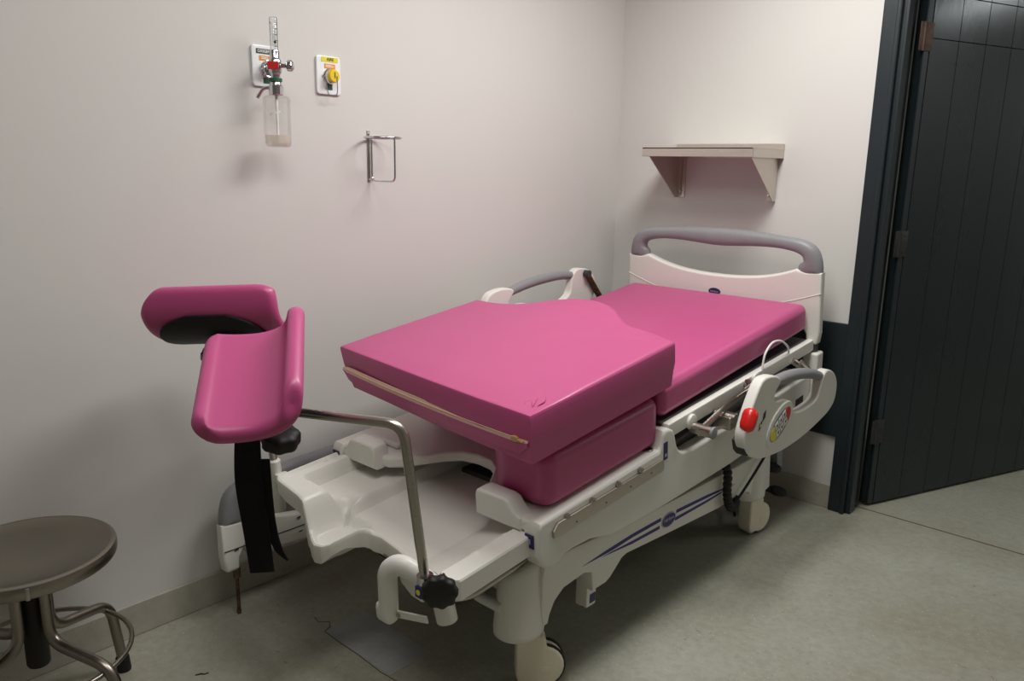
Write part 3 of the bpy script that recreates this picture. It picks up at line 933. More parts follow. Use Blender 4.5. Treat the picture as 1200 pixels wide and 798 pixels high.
def pad_box(x0, x1, s0, s1, t0, t1, r, puff=.006, nx=24, ny=28, corner=.03):
    """upholstered block: rounded edges, gently puffed top"""
    bm = bmesh.new()
    # side profile around the edge: list of (inset, height)
    prof = []
    for k in range(0, 7):
        a = R(-90 + 15 * k); prof.append((r - r * math.cos(a), t0 + r + r * math.sin(a)))
    for k in range(0, 7):
        a = R(15 * k); prof.append((r - r * math.cos(a), t1 - r + r * math.sin(a)))
    # rounded rectangle outline, resampled
    def outline(ins):
        c = max(corner - ins, .002)
        pts = []
        for (cx, cy, a0) in ((x1 - ins - c, s1 - ins - c, 0), (x0 + ins + c, s1 - ins - c, 90), (x0 + ins + c, s0 + ins + c, 180), (x1 - ins - c, s0 + ins + c, 270)):
            for k in range(6):
                a = R(a0 + 18 * k)
                pts.append((cx + c * math.cos(a), cy + c * math.sin(a)))
        return pts
    rings = []
    for (ins, h) in prof:
        rings.append([bm.verts.new((a, b, h)) for a, b in outline(ins)])
    n = len(rings[0])
    for A_, B_ in zip(rings[:-1], rings[1:]):
        for k in range(n):
            bm.faces.new((A_[k], A_[(k + 1) % n], B_[(k + 1) % n], B_[k]))
    # concentric rings over the top
    last = rings[-1]
    cx, cy = (x0 + x1) / 2, (s0 + s1) / 2
    for q in (.93, .8, .6, .4, .2):
        ring = []
        for v in last0(rings[-1]):
            ring.append(bm.verts.new((cx + (v[0] - cx) * q, cy + (v[1] - cy) * q, t1 + puff * (1 - q ** 2))))
        for k in range(n):
            bm.faces.new((last[k], last[(k + 1) % n], ring[(k + 1) % n], ring[k]))
        last = ring
    bm.faces.new(last)
    bm.faces.new(list(reversed(rings[0])))
    return bm
def last0(ring):
    return [(v.co.x, v.co.y) for v in ring]

def loft_pad(poly, t0, t1, r, puff=.004):
    """upholstered slab over any smooth outline, edges rounded with radius r"""
    bm = bmesh.new()
    P = [Vector((a, b, 0)) for a, b in poly]
    n = len(P)
    ar = sum(P[i].x * P[(i + 1) % n].y - P[(i + 1) % n].x * P[i].y for i in range(n))
    sg = 1 if ar > 0 else -1
    N = []
    for i in range(n):
        e = (P[(i + 1) % n] - P[i - 1]).normalized()
        N.append(Vector((e.y, -e.x, 0)) * sg)
    prof = [(r - r * math.cos(R(-90 + 15 * k)), t0 + r + r * math.sin(R(-90 + 15 * k))) for k in range(7)]
    prof += [(r - r * math.cos(R(15 * k)), t1 - r + r * math.sin(R(15 * k))) for k in range(7)]
    rings = [[bm.verts.new((P[i].x - N[i].x * ins, P[i].y - N[i].y * ins, h)) for i in range(n)] for ins, h in prof]
    for A_, B_ in zip(rings[:-1], rings[1:]):
        for k in range(n):
            bm.faces.new((A_[k], A_[(k + 1) % n], B_[(k + 1) % n], B_[k]))
    bmesh.ops.triangulate(bm, faces=[bm.faces.new(rings[-1]), bm.faces.new(list(reversed(rings[0])))])
    return bm

# head mattress lies on the back section, a little steeper than the frame
bm = pad_box(.285, 1.150, .005, 1.135, 0.0, .118, .032, .004)
bm.transform(MD @ Matrix.Translation((0, 0, .011)) @ Matrix.Rotation(R(1.6), 4, 'X'))
soft('head_mattress', 'long pink vinyl mattress section lying against the white headboard', bm)
# seat cushion under the stacked one: right lobe reaches forward, the middle is scooped back
def round_poly(pts, n=5):
    """closed outline with its own fillet radius at each corner: (x, y, r)"""
    out = []
    N = len(pts)
    for i in range(N):
        a, b, c = Vector(pts[i - 1][:2]), Vector(pts[i][:2]), Vector(pts[(i + 1) % N][:2])
        d1, d2 = a - b, c - b
        r = min(pts[i][2], d1.length * .46, d2.length * .46)
        p1, p2 = b + d1.normalized() * r, b + d2.normalized() * r
        for k in range(n + 1):
            t = k / n
            q = p1 * (1 - t) ** 2 + b * 2 * t * (1 - t) + p2 * t * t
            out.append((q.x, q.y))
    return out
SEAT = round_poly([(1.155, -.582, .05), (1.155, -.012, .05), (.290, -.012, .05), (.290, -.25, .06), (.60, -.25, .10), (.82, -.30, .12), (.945, -.582, .07)])
bm = loft_pad(SEAT, -.060, .097, .028)
bm.transform(MD)
soft('seat_cushion', 'pink vinyl seat cushion lying underneath the zipped cushion', bm)

# foot cushion: loft between top and bottom outlines
TOP = [(1.179, -2.030), (1.181, -1.80), (1.182, -1.55), (1.181, -1.347), (1.11, -1.318), (1.052, -1.298), (.985, -1.282), (.945, -1.262), (.905, -1.228), (.872, -1.196), (.82, -1.145), (.764, -1.106), (.70, -1.080), (.64, -1.074),
       (.575, -1.096), (.52, -1.150), (.478, -1.215), (.437, -1.255), (.385, -1.278), (.331, -1.286), (.252, -1.284), (.250, -1.50), (.251, -1.75), (.254, -1.940), (.45, -1.962), (.75, -1.994), (.98, -2.016)]
def cush():
    bm = bmesh.new()
    def zt(y): return .887 + .126 * (y + 2.03)
    def zb(y): return .748 + .116 * (y + 2.03)
    n = len(TOP)
    # outward normals for insets
    P = [Vector((a, b, 0)) for a, b in TOP]
    area2 = sum(P[i].x * P[(i + 1) % n].y - P[(i + 1) % n].x * P[i].y for i in range(n))
    sg = 1 if area2 > 0 else -1
    N = []
    for i in range(n):
        e1 = (P[i] - P[i - 1]).normalized(); e2 = (P[(i + 1) % n] - P[i]).normalized()
        n1 = Vector((e1.y, -e1.x, 0)) * sg; n2 = Vector((e2.y, -e2.x, 0)) * sg
        q = (n1 + n2); q = q / max(.6, q.length_squared / 2)
        N.append(q)
    # (inset, fraction of height), seam lines sharp, faces a little full
    prof = [(.030, 0.0), (.008, 0.0), (.003, .012), (.002, .10), (.000, .35), (-.003, .55), (-.001, .80), (.000, .93), (.003, .975), (.010, 1.0), (.024, 1.008)]
    rings = []
    for ins, fr in prof:
        ring = []
        for i in range(n):
            x, y = TOP[i]
            low = 1 - fr if fr < 1 else 0
            shift = .050 * low * (1 if x < .5 else 0) * (1 - sm(-1.95, -1.3, y) * .6)
            xx = x - N[i].x * ins + shift; yy = y - N[i].y * ins
            z = zb(y) + (zt(y) - zb(y)) * fr
            if y < -1.9: yy += .015 * (1 - min(fr, 1)) 
            ring.append(bm.verts.new((xx, yy, z)))
        rings.append(ring)
    for A_, B_ in zip(rings[:-1], rings[1:]):
        for k in range(n):
            bm.faces.new((A_[k], A_[(k + 1) % n], B_[(k + 1) % n], B_[k]))
    last = rings[-1]
    c = Vector((.70, -1.60, 0))
    base_ = [v.co.copy() for v in last]
    for q in (.92, .78, .58, .36, .16):
        ring = []
        for b in base_:
            x = c.x + (b.x - c.x) * q; y = c.y + (b.y - c.y) * q
            wob = .003 * noise.noise(Vector((x * 4, y * 4, 0)))
            ring.append(bm.verts.new((x, y, zt(y) + .002 + .008 * (1 - q * q) + wob)))
        for k in range(n):
            bm.faces.new((last[k], last[(k + 1) % n], ring[(k + 1) % n], ring[k]))
        last = ring
    bm.faces.new(last)
    bm.faces.new(list(reversed(rings[0])))
    return bm
fc = thing('foot_cushion', 'thick pink vinyl cushion with a zip, stacked on top of the seat cushion', 'cushion', (.72, -1.65, .75))
fbody = obj('cover', cush(), 'pink_vinyl', fc, angle=40, wn=True)
# zip along the front face: beige tape, pink flap below it, slider
def zpt(k, dz=0.0, out=0.0):
    x = .262 + (1.168 - .262) * k
    y = -1.946 - (2.022 - 1.946) * k
    zt_ = .887 + .126 * (y + 2.03); zb_ = .748 + .116 * (y + 2.03)
    fr = .50 - .05 * math.sin(math.pi * k) * 1.2 - .05 * k
    z = zb_ + (zt_ - zb_) * fr + dz
    return Vector((x + (.022 * (1 - k) ** 4), y + .004 - out, z))
NZ = 28
def ribbon(z0, z1, o0, o1, th=.0015, k0=0.0, k1=1.0):
    bm = bmesh.new()
    F, B = [], []
    for i in range(NZ + 1):
        k = k0 + (k1 - k0) * i / NZ
        w = min(1, 14 * k + .35, 30 * (1 - k) + .4)
        a = zpt(k, z0 * w, o0); b = zpt(k, z1 * w, o1)
        F.append((bm.verts.new(a), bm.verts.new(b)))
        B.append((bm.verts.new(a + Vector((0, th, 0))), bm.verts.new(b + Vector((0, th, 0)))))
    for i in range(NZ):
        bm.faces.new((F[i][0], F[i + 1][0], F[i + 1][1], F[i][1]))
        bm.faces.new((B[i][0], B[i][1], B[i + 1][1], B[i + 1][0]))
        bm.faces.new((F[i][0], B[i][0], B[i + 1][0], F[i + 1][0]))
        bm.faces.new((F[i][1], F[i + 1][1], B[i + 1][1], B[i][1]))
    for i in (0, NZ):
        bm.faces.new((F[i][0], F[i][1], B[i][1], B[i][0]))
    return bm
obj('zip_tape', ribbon(-.010, .011, .0062, .0052), 'zip_tape', fc)
obj('zip_teeth', tube([zpt(.02 + .94 * i / 40, 0.001, .0066) for i in range(41)], .0011, 6), 'zip_tape', fc)
obj('zip_flap', ribbon(-.040, -.010, .003, .0095), 'pink_vinyl', fc)
zs = zpt(.955, 0, .009)
bm = prism([(zs.x - .016, zs.z - .006), (zs.x - .004, zs.z - .009), (zs.x + .008, zs.z - .006), (zs.x + .008, zs.z + .005), (zs.x - .004, zs.z + .008), (zs.x - .016, zs.z + .005)], zs.y - .004, zs.y + .004, 'y', .0015, 1)
bm = tube([zs + Vector((.008, -.002, 0)), zs + Vector((.028, -.003, -.003))], .003, 8, bm=bm)
obj('zip_slider', bm, 'zip_brass', fc)
# puckered vinyl at the near corner
for k, (a, b, cc, rad) in enumerate([((1.148, -1.985), (1.128, -1.955), (1.118, -1.925), .006), ((1.155, -1.975), (1.150, -1.945), (1.128, -1.910), .005), ((1.120, -1.985), (1.112, -1.965), (1.114, -1.945), .005)]):
    pts = catmull([(x, y, .887 + .126 * (y + 2.03) + .0015) for x, y in (a, b, cc)], 5)
    n_ = len(pts)
    obj('pucker', tube(pts, [max(.0006, rad * math.sin(math.pi * i / (n_ - 1))) for i in range(n_)], 8, flat=(.55, 1)), 'pink_vinyl', fc)

# ------------------------------------------------------------------ leg supports
PROF = [(-.128, .024), (-.114, .008), (-.090, -.001), (-.04, -.006), (.01, -.006), (.055, .002), (.088, .018), (.108, .042), (.118, .070), (.122, .096)]
PC = catmull([Vector((a, b, 0)) for a, b in PROF], 4)
def pad_bm(L=.375, half=.021):
    """upholstered calf trough; local x across, y along, z normal"""
    bm = bmesh.new()
    # arc-length parametrised cross-section
    cum = [0]
    for a, b in zip(PC[:-1], PC[1:]): cum.append(cum[-1] + (b - a).length)
    tot = cum[-1]
    def cs(a):
        s = (a * .5 + .5) * tot
        for i in range(len(cum) - 1):
            if s <= cum[i + 1] + 1e-9:
                k = (s - cum[i]) / (cum[i + 1] - cum[i])
                p = PC[i].lerp(PC[i + 1], k); t = (PC[i + 1] - PC[i]).normalized()
                return p, Vector((-t.y, t.x, 0))
        return PC[-1], Vector((-1, 0, 0))
    WS = .88                       # width scale
    NA, NV = 30, 34
    def warp(k):          # denser sampling at the rims
        return math.sin(k * math.pi / 2)
    top, botm = [], []
    for j in range(NV + 1):
        v = warp(-1 + 2 * j / NV)
        rt, rb_ = [], []
        for i in range(NA + 1):
            a = warp(-1 + 2 * i / NA)
            # rounded outline: shrink across towards the ends
            end = max(0.0, (abs(v) - .72) / .28)
            shrink_r = 1 - (.25 if v < 0 else .10) * end ** 2.2
            shrink_l = 1 - (.26 if v < 0 else .10) * end ** 2.2
            aa = a * (shrink_r if a > 0 else shrink_l)
            side = max(0.0, (abs(a) - .70) / .30)
            vv = v * (1 - ((.13 if a > 0 else .10) if v < 0 else .03) * side ** 1.8)
            p, n = cs(aa)
            ea = (1 - abs(a)); ev = (1 - abs(v))
            qa = min(1, ea * tot * .5 / half); qv = min(1, ev * L * .5 / half)
            th = half * math.sqrt(max(0, 1 - (1 - qa) ** 2)) * math.sqrt(max(0, 1 - (1 - qv) ** 2))
            th = max(th, .0006)
            # the trough dips a little towards the low end
            c3 = Vector((p.x * WS, vv * L * .5, p.y))
            n3 = Vector((n.x, 0, n.y))
            rt.append(bm.verts.new(c3 + n3 * th)); rb_.append(bm.verts.new(c3 - n3 * th))
        top.append(rt); botm.append(rb_)
    for j in range(NV):
        for i in range(NA):
            bm.faces.new((top[j][i], top[j][i + 1], top[j + 1][i + 1], top[j + 1][i]))
            bm.faces.new((botm[j][i], botm[j + 1][i], botm[j + 1][i + 1], botm[j][i + 1]))
    for i in range(NA):
        bm.faces.new((top[0][i], botm[0][i], botm[0][i + 1], top[0][i + 1]))
        bm.faces.new((top[NV][i], top[NV][i + 1], botm[NV][i + 1], botm[NV][i]))
    for j in range(NV):
        bm.faces.new((top[j][0], top[j + 1][0], botm[j + 1][0], botm[j][0]))
        bm.faces.new((top[j][NA], botm[j][NA], botm[j + 1][NA], top[j + 1][NA]))
    return bm
def shell_bm(L=.42):
    """black moulded shell on the underside"""
    bm = bmesh.new()
    NA, NV = 20, 18
    i0, i1 = 5, 27
    sub = PC[i0:i1]
    rows_ = []
    for lay in (.0225, .030):
        rws = []
        for j in range(NV + 1):
            v = -1 + 2 * j / NV
            rw = []
            for i in range(len(sub)):
                a = -1 + 2 * i / (len(sub) - 1)
                k = i0 + i
                t = (PC[min(k + 1, len(PC) - 1)] - PC[max(k - 1, 0)]).normalized()
                n = Vector((-t.y, t.x, 0))
                # superellipse outline
                f = (1 - abs(a) ** 2.6) ** (1 / 2.6)
                p = PC[k]
                yy = v * .150 * max(.35, f)
                rw.append(bm.verts.new((p.x * .88 - n.x * lay, yy - .005, p.y - n.y * lay)))
            rws.append(rw)
        rows_.append(rws)
    A_, B_ = rows_
    M_ = len(sub)
    for j in range(NV):
        for i in range(M_ - 1):
            bm.faces.new((A_[j][i], A_[j][i + 1], A_[j + 1][i + 1], A_[j + 1][i]))
            bm.faces.new((B_[j][i], B_[j + 1][i], B_[j + 1][i + 1], B_[j][i + 1]))
    for i in range(M_ - 1):
        bm.faces.new((A_[0][i], B_[0][i], B_[0][i + 1], A_[0][i + 1]))
        bm.faces.new((A_[NV][i], A_[NV][i + 1], B_[NV][i + 1], B_[NV][i]))
    for j in range(NV):
        bm.faces.new((A_[j][0], A_[j + 1][0], B_[j + 1][0], B_[j][0]))
        bm.faces.new((A_[j][-1], B_[j][-1], B_[j + 1][-1], A_[j + 1][-1]))
    return bm
def lobed_knob(o, d, r, h, lobes=8, bm=None):
    bm2 = bmesh.new()
    mtx = axis_frame(o, d)
    n = lobes * 6
    rings = []
    for (k, z) in ((.55, 0), (.92, .004), (1, h * .25), (1, h * .75), (.92, h - .004), (.6, h), (.3, h + .001)):
        rings.append([bm2.verts.new((r * k * (1 + .055 * math.cos(lobes * 2 * math.pi * i / n)) * math.cos(2 * math.pi * i / n), r * k * (1 + .055 * math.cos(lobes * 2 * math.pi * i / n)) * math.sin(2 * math.pi * i / n), z)) for i in range(n)])
    for A_, B_ in zip(rings[:-1], rings[1:]):
        for i in range(n):
            bm2.faces.new((A_[i], A_[(i + 1) % n], B_[(i + 1) % n], B_[i]))
    bm2.faces.new(list(reversed(rings[0]))); bm2.faces.new(rings[-1])
    bm2.transform(mtx)
    return merge(bm, bm2)

# camera-independent axes of the two pads: the near one looks up towards the foot of the room
hor_r = Vector((.743, .669, 0)).normalized()
hor_f = Vector((-.669, .743, 0)).normalized()
UP = Vector((0, 0, 1))
# --- near pad on the right-hand rod
ls = thing('leg_support', 'pink padded leg support facing up, on a bent steel rod with a hanging black strap', 'leg support', (1.07, -2.29, .50), 'leg supports at the foot end')
tilt = R(24); yaw_ = R(13)
U1 = (hor_r * math.cos(yaw_) + hor_f * math.sin(yaw_)).normalized()
F1 = UP.cross(U1)
V1 = (F1 * math.cos(tilt) + UP * math.sin(tilt)).normalized()
rollp = R(-4)
N1 = U1.cross(V1)
U1b = (U1 * math.cos(rollp) - N1 * math.sin(rollp)); N1 = U1b.cross(V1)
P1 = Vector((.764, -2.548, .992))
M1 = frame(P1, U1b, V1, N1)
def lobj(root, mtx, name, bm, mt, **k):
    if mtx is not None: bm.transform(mtx)
    return obj(name, bm, mt, root, **k)
lobj(ls, M1, 'pad', pad_bm(), 'pink_vinyl', angle=70)
lobj(ls, M1, 'shell', shell_bm(), 'black_rubber', angle=60)
joint1 = M1 @ Vector((.02, -.01, -.075))
lobj(ls, None, 'joint', disc_cyl(M1 @ Vector((.02, -.01, -.03)), -N1, .035, .055, 20, .008), 'black_rubber')
rod_top = D(1.082, -.98, -.02)
rp0 = Vector((1.081, -2.296, .505)); rp1 = Vector((1.052, -2.336, .905)); rp2 = Vector((.790, -2.452, .902)); 
bm = tube(fillet([rp0, rp1, rp2, joint1], .045, 8), .0125, 14)
lobj(ls, None, 'rod', bm, 'steel')
lobj(ls, None, 'rod_socket', tube([rp0 + Vector((0, .002, -.045)), rp0 + Vector((0, 0, .012))], .021, 18), 'chrome')
lobj(ls, None, 'socket_tag', box(rp0.x - .010, rp0.x + .012, rp0.y - .0235, rp0.y - .019, rp0.z - .040, rp0.z - .012), 'navy', smooth=False)
lobj(ls, None, 'tag_dot', disc_cyl((rp0.x + .001, rp0.y - .0235, rp0.z - .026), (0, -1, 0), .007, .001, 12), 'yellow_label')
kd = Vector((.62, -.72, -.12)).normalized()
ko = Vector((1.121, -2.280, .500))
lobj(ls, None, 'clamp_screw', tube([ko - kd * .035, ko + kd * .02], .009, 12), 'chrome')
lobj(ls, None, 'clamp_knob', lobed_knob(ko + kd * .01, kd, .043, .034, 9), 'black_rubber', angle=50)
# adjusting knob under the pad
kc = Vector((.808, -2.510, .862))
lobj(ls, None, 'adjust_knob', lobed_knob(kc + Vector((0, 0, -.028)), (.25, -.1, 1), .045, .042, 7), 'black_rubber', angle=50)
lobj(ls, None, 'knob_stem', tube([kc, joint1 + Vector((0, 0, .02))], .017, 12), 'black_rubber')
# strap: flat webbing looped round the shell and hanging down, with a short loose tail
def web(pts, wdir, w, th=.0022):
    bm = bmesh.new()
    P = catmull(pts, 6)
    ws = w if isinstance(w, (list, tuple)) else [w] * len(pts)
    n = len(P)
    rings = []
    for i, p in enumerate(P):
        k = i / (n - 1) * (len(ws) - 1)
        a = int(min(k, len(ws) - 2)); ww = ws[a] + (ws[a + 1] - ws[a]) * (k - a)
        t = (P[min(i + 1, n - 1)] - P[max(i - 1, 0)]).normalized()
        wd = (wdir - t * wdir.dot(t)).normalized(); nn = t.cross(wd)
        rings.append([bm.verts.new(p + wd * (ww / 2 * sx) + nn * (th * sy)) for sx, sy in ((-1, -1), (1, -1), (1, 1), (-1, 1))])
    for A_, B_ in zip(rings[:-1], rings[1:]):
        for k in range(4):
            bm.faces.new((A_[k], A_[(k + 1) % 4], B_[(k + 1) % 4], B_[k]))
    bm.faces.new(list(reversed(rings[0]))); bm.faces.new(rings[-1])
    return bm
def cpix(px, py, dep):
    """point at a pixel and depth, used only to read off where the strap hangs"""
    return cp + (cf + cr * ((px - 600) / 927.81) - cu * ((py - 399) / 927.81)) * dep
S = lambda x, y, z: Vector((x, y, z))
st0 = Vector((.735, -2.545, .930))
hang = [st0 + S(0, .01, .03), st0 + S(0, 0, -.04), st0 + S(-.006, -.006, -.10), st0 + S(-.006, -.008, -.20), st0 + S(.008, -.004, -.32), st0 + S(.016, .002, -.435)]
lobj(ls, None, 'strap', web(hang, hor_r, [.040, .048, .062, .068, .064, .060]), 'black_fabric', angle=60)
tail = [st0 + S(.018, .020, -.14), st0 + S(.022, .022, -.25), st0 + S(.028, .026, -.32), st0 + S(.040, .036, -.375), st0 + S(.058, .050, -.405)]
lobj(ls, None, 'strap_tail', web(tail, hor_r, [.030, .030, .027, .020, .004]), 'black_fabric', angle=60)

# --- far pad on the left-hand rod, seen from behind
ls2 = thing('leg_support', 'pink padded leg support turned away, its black shell showing, nearest the wall', 'leg support', (.20, -2.17, .36), 'leg supports at the foot end')
U2 = -hor_f
V2 = hor_r
ta = R(22)
V2 = (hor_r * math.cos(R(3)) + UP * math.sin(R(3))).normalized()
N2 = (UP * math.cos(ta) + hor_f * math.sin(ta)); N2 = (N2 - V2 * N2.dot(V2)).normalized()
U2 = V2.cross(N2)
P2 = Vector((.335, -2.395, 1.035))
M2_ = frame(P2, U2, V2, N2)
lobj(ls2, M2_, 'pad', pad_bm(), 'pink_vinyl', angle=70)
lobj(ls2, M2_, 'shell', shell_bm(), 'black_rubber', angle=60)
j2 = M2_ @ Vector((.02, .01, -.085))
lobj(ls2, None, 'joint', disc_cyl(M2_ @ Vector((.01, .02, -.03)), -N2, .040, .050, 20, .008), 'black_rubber')
bm = tube([j2 + V2 * -.045, j2 + V2 * .055], .026, 16)
lobj(ls2, None, 'pivot', bm, 'black_rubber')
lobj(ls2, None, 'pivot_bolt', disc_cyl(j2 + V2 * -.045, -V2, .014, .010, 12, .003), 'chrome')
q0 = Vector((.205, -2.163, .38)); q1 = Vector((.203, -2.20, .86))
lobj(ls2, None, 'rod', tube(fillet([q0, q1, j2 + Vector((-.01, 0, -.05)), j2], .045, 8), .0125, 14), 'steel')
lobj(ls2, None, 'sleeve', lathe([(0, 0), (.017, 0), (.020, .004), (.020, .180), (.015, .186), (0, .186)], 20, axis_frame(Vector((.205, -2.160, .36)), Vector((-.004, -.075, 1)))), 'white_plastic')
lobj(ls2, None, 'sleeve_bracket', box(.215, .27, -2.185, -2.140, .47, .50, .006), 'white_plastic', wn=True)

# ------------------------------------------------------------------ footboard standing by the wall
fb = thing('foot_board', 'detached white footboard with grey handle standing on its pins against the wall', 'footboard', (.10, -1.85, 0))
LO = .125
MF = frame((.105, -1.855 + .72, .327 - .288), (0, -1, 0), (-1, 0, 0), (0, 0, 1))
MF = frame((.105, -1.855 - .72, .327 - .288), (0, 1, 0), (-1, 0, 0), (0, 0, 1))
MF = Matrix.Translation((.112, 0, .20)) @ Matrix.Rotation(R(-5), 4, 'Y') @ Matrix.Translation((-.105, 0, -.20)) @ MF
pz = board_parts(fb, MF, LO, False)
for xx in (.279, 1.161):
    yy = -1.855 - .72 + xx
    obj('pin', lathe([(0, 0), (.007, 0), (.008, .01), (.0065, .02), (.006, .13), (.012, .135), (.013, .17), (0, .17)], 14, Matrix.Translation((.122, yy + .012, 0))), 'rusty_steel', fb)
for (yy, zz) in ((-2.285, .235), (-2.045, .272), (-2.04, .218)):
    obj('scuff', prism([(yy - .008, zz - .002), (yy + .008, zz), (yy + .007, zz + .004), (yy - .007, zz + .002)], .1310, .1335, 'x'), 'dark_label', fb, smooth=False)

# ------------------------------------------------------------------ wall shelf
sh_ = thing('wall_shelf', 'brushed steel shelf on triangular brackets above the headboard', 'shelf', (.61, 0, 1.36))
bm = box(.3425, .885, -.307, -.002, 1.583, 1.589)
bm = box(.3425, .885, -.307, -.301, 1.5485, 1.589, .002, bm=bm)
bm = box(.3425, .348, -.302, -.006, 1.5485, 1.5835, 0, bm=bm)
bm = box(.8795, .885, -.302, -.006, 1.5485, 1.5835, 0, bm=bm)
bm = box(.3425, .885, -.006, -.001, 1.5485, 1.612, .001, bm=bm)
obj('shelf_tray', bm, 'shelf_steel', sh_, smooth=False)
for xb, sg in ((.362, 1), (.862, -1)):
    bm = prism([(-.004, 1.36), (-.004, 1.5800), (-.290, 1.5800), (-.290, 1.562), (-.028, 1.36)], xb - .0015, xb + .0015, 'x')
    br = obj('bracket', bm, 'shelf_steel', sh_, smooth=False)
    x0, x1 = (xb, xb + .040) if sg > 0 else (xb - .040, xb)
    obj('bracket_flange', box(x0, x1, -.0055, -.001, 1.36, 1.548, .001), 'shelf_steel', br, smooth=False)
    obj('bracket_rib', box((x0 + x1) / 2 - .002, (x0 + x1) / 2 + .002, -.009, -.004, 1.37, 1.545, .001), 'steel', br, smooth=False)
    for xq in (x0 + .010, x1 - .010):
        obj('screw', disc_cyl((xq, -.005, 1.385), (0, -1, 0), .007, .004, 12, .001), 'chrome', br)

# ------------------------------------------------------------------ gas outlets on the left wall
def plate(name, label, yc, zc, w=.098, h=.127):
    t = thing(name, label, 'gas outlet', (0, yc, zc - h / 2))
    pts = []
    c = .010
    for (cy, cz, a0) in ((yc + w / 2 - c, zc + h / 2 - c, 0), (yc - w / 2 + c, zc + h / 2 - c, 90), (yc - w / 2 + c, zc - h / 2 + c, 180), (yc + w / 2 - c, zc - h / 2 + c, 270)):
        for k in range(5):
            a = R(a0 + 22.5 * k); pts.append((cy + c * math.cos(a), cz + c * math.sin(a)))
    obj('plate', prism(pts, 0.0, .010, 'x', .003, 2), 'plate_plastic', t, wn=True)
    return t
def lab(root, y0, y1, z0, z1, mt, name='label_strip', x=.0100, th=.0012):
    return obj(name, box(x - .0006, x + th, y0, y1, z0, z1), mt, root, smooth=False)
def wtext(root, body, size, yc, zc, mt, x=.0114):
    bm = text_bm(body, size, frame((x, yc, zc), (0, 1, 0), (0, 0, 1), (1, 0, 0)), .0003, True)
    return obj('lettering', bm, mt, root, smooth=False)
ox = plate('oxygen_outlet', 'white wall plate with dark green strip and chrome socket, behind the flowmeter', -2.018, 1.796)
lab(ox, -2.052, -1.986, 1.833, 1.848, 'dark_label'); wtext(ox, 'OXIGENO', .0125, -2.019, 1.8405, 'white_print')
lab(ox, -2.042, -1.992, 1.812, 1.827, 'orange_label'); lab(ox, -2.036, -2.004, 1.8165, 1.8195, 'white_print', 'print_bar', .0113); lab(ox, -2.036, -2.012, 1.8215, 1.8235, 'white_print', 'print_bar', .0113)
lab(ox, -2.030, -2.006, 1.742, 1.760, 'green_label'); lab(ox, -2.000, -1.976, 1.742, 1.760, 'green_label')
obj('socket', lathe([(0, 0), (.024, 0), (.024, .008), (.020, .012), (.019, .020), (.010, .021), (0, .021)], 28, axis_frame((.010, -2.018, 1.787), (1, 0, 0))), 'chrome', ox)
bm = tube([(.030 + .002 * math.sin(a), -2.018 + .025 * math.cos(a), 1.787 + .025 * math.sin(a)) for a in [R(10 + 290 * k / 24) for k in range(25)]], .0022, 8)
bm = tube([(.030, -2.043, 1.790), (.031, -2.050, 1.772), (.030, -2.047, 1.752)], .0020, 8, bm=bm)
obj('wire_ring', bm, 'chrome', ox)

ar = plate('air_outlet', 'white wall plate with yellow knob and yellow strip, above the wire ring holder', -1.776, 1.789)
lab(ar, -1.806, -1.738, 1.833, 1.849, 'yellow_label'); wtext(ar, 'AIRE', .0145, -1.770, 1.841, 'black_print')
lab(ar, -1.794, -1.750, 1.811, 1.827, 'orange_label'); lab(ar, -1.790, -1.758, 1.816, 1.819, 'white_print', 'print_bar', .0113); lab(ar, -1.788, -1.766, 1.821, 1.823, 'white_print', 'print_bar', .0113)
lab(ar, -1.790, -1.764, 1.741, 1.763, 'green_label')
obj('socket', lathe([(0, 0), (.026, 0), (.026, .006), (.022, .010), (.021, .018), (0, .018)], 28, axis_frame((.010, -1.776, 1.785), (1, 0, 0))), 'chrome', ar)
obj('knob', lathe([(0, 0), (.020, 0), (.022, .003), (.022, .014), (.019, .018), (0, .018)], 28, axis_frame((.027, -1.776, 1.785), (1, 0, 0))), 'yellow_plastic', ar)
obj('knob_slot', box(.0445, .0462, -1.7775, -1.7745, 1.778, 1.798), 'dark_label', ar, smooth=False)
bm = tube(fillet([(.046, -1.768, 1.785), (.046, -1.768, 1.735), (.040, -1.768, 1.722), (.034, -1.796, 1.722), (.030, -1.798, 1.735), (.030, -1.803, 1.768)], .012, 5), .0018, 8)
obj('wire_loop', bm, 'chrome', ar)
obj('lug', tube([(.014, -1.805, 1.787), (.014, -1.795, 1.787)], .003, 8), 'chrome', ar)

# ------------------------------------------------------------------ oxygen flowmeter with humidifier bottle
FX, FY = .095, -2.038
fm = thing('flowmeter', 'chrome oxygen flowmeter with clear tube and empty clear bottle hanging on the wall', 'flowmeter', (FX, FY, 1.54))
Z = Matrix.Translation((FX, FY, 0))
obj('flow_tube', lathe([(.0125, 1.828), (.0125, 1.915), (.011, 1.918), (.0095, 1.918), (.0095, 1.828)], 24, Z), 'clear_glass', fm)
obj('flow_scale', lathe([(0, 1.828), (.0035, 1.828), (.005, 1.905), (0, 1.905)], 14, Z), 'clear_glass', fm)
obj('tube_cap', lathe([(0, 1.912), (.011, 1.912), (.0125, 1.916), (.0125, 1.930), (.010, 1.934), (0, 1.934)], 24, Z), 'clear_glass', fm)
obj('float_ball', lathe([(0, -.004), (.0028, -.003), (.004, 0), (.0028, .003), (0, .004)], 12, Z @ Matrix.Translation((.006, 0, 1.86))), 'black_print', fm)
for k in range(4):
    obj('scale_mark', box(FX + .0118, FX + .0134, FY - .005, FY + .005, 1.846 + .017 * k, 1.8475 + .017 * k), 'dark_label', fm, smooth=False)
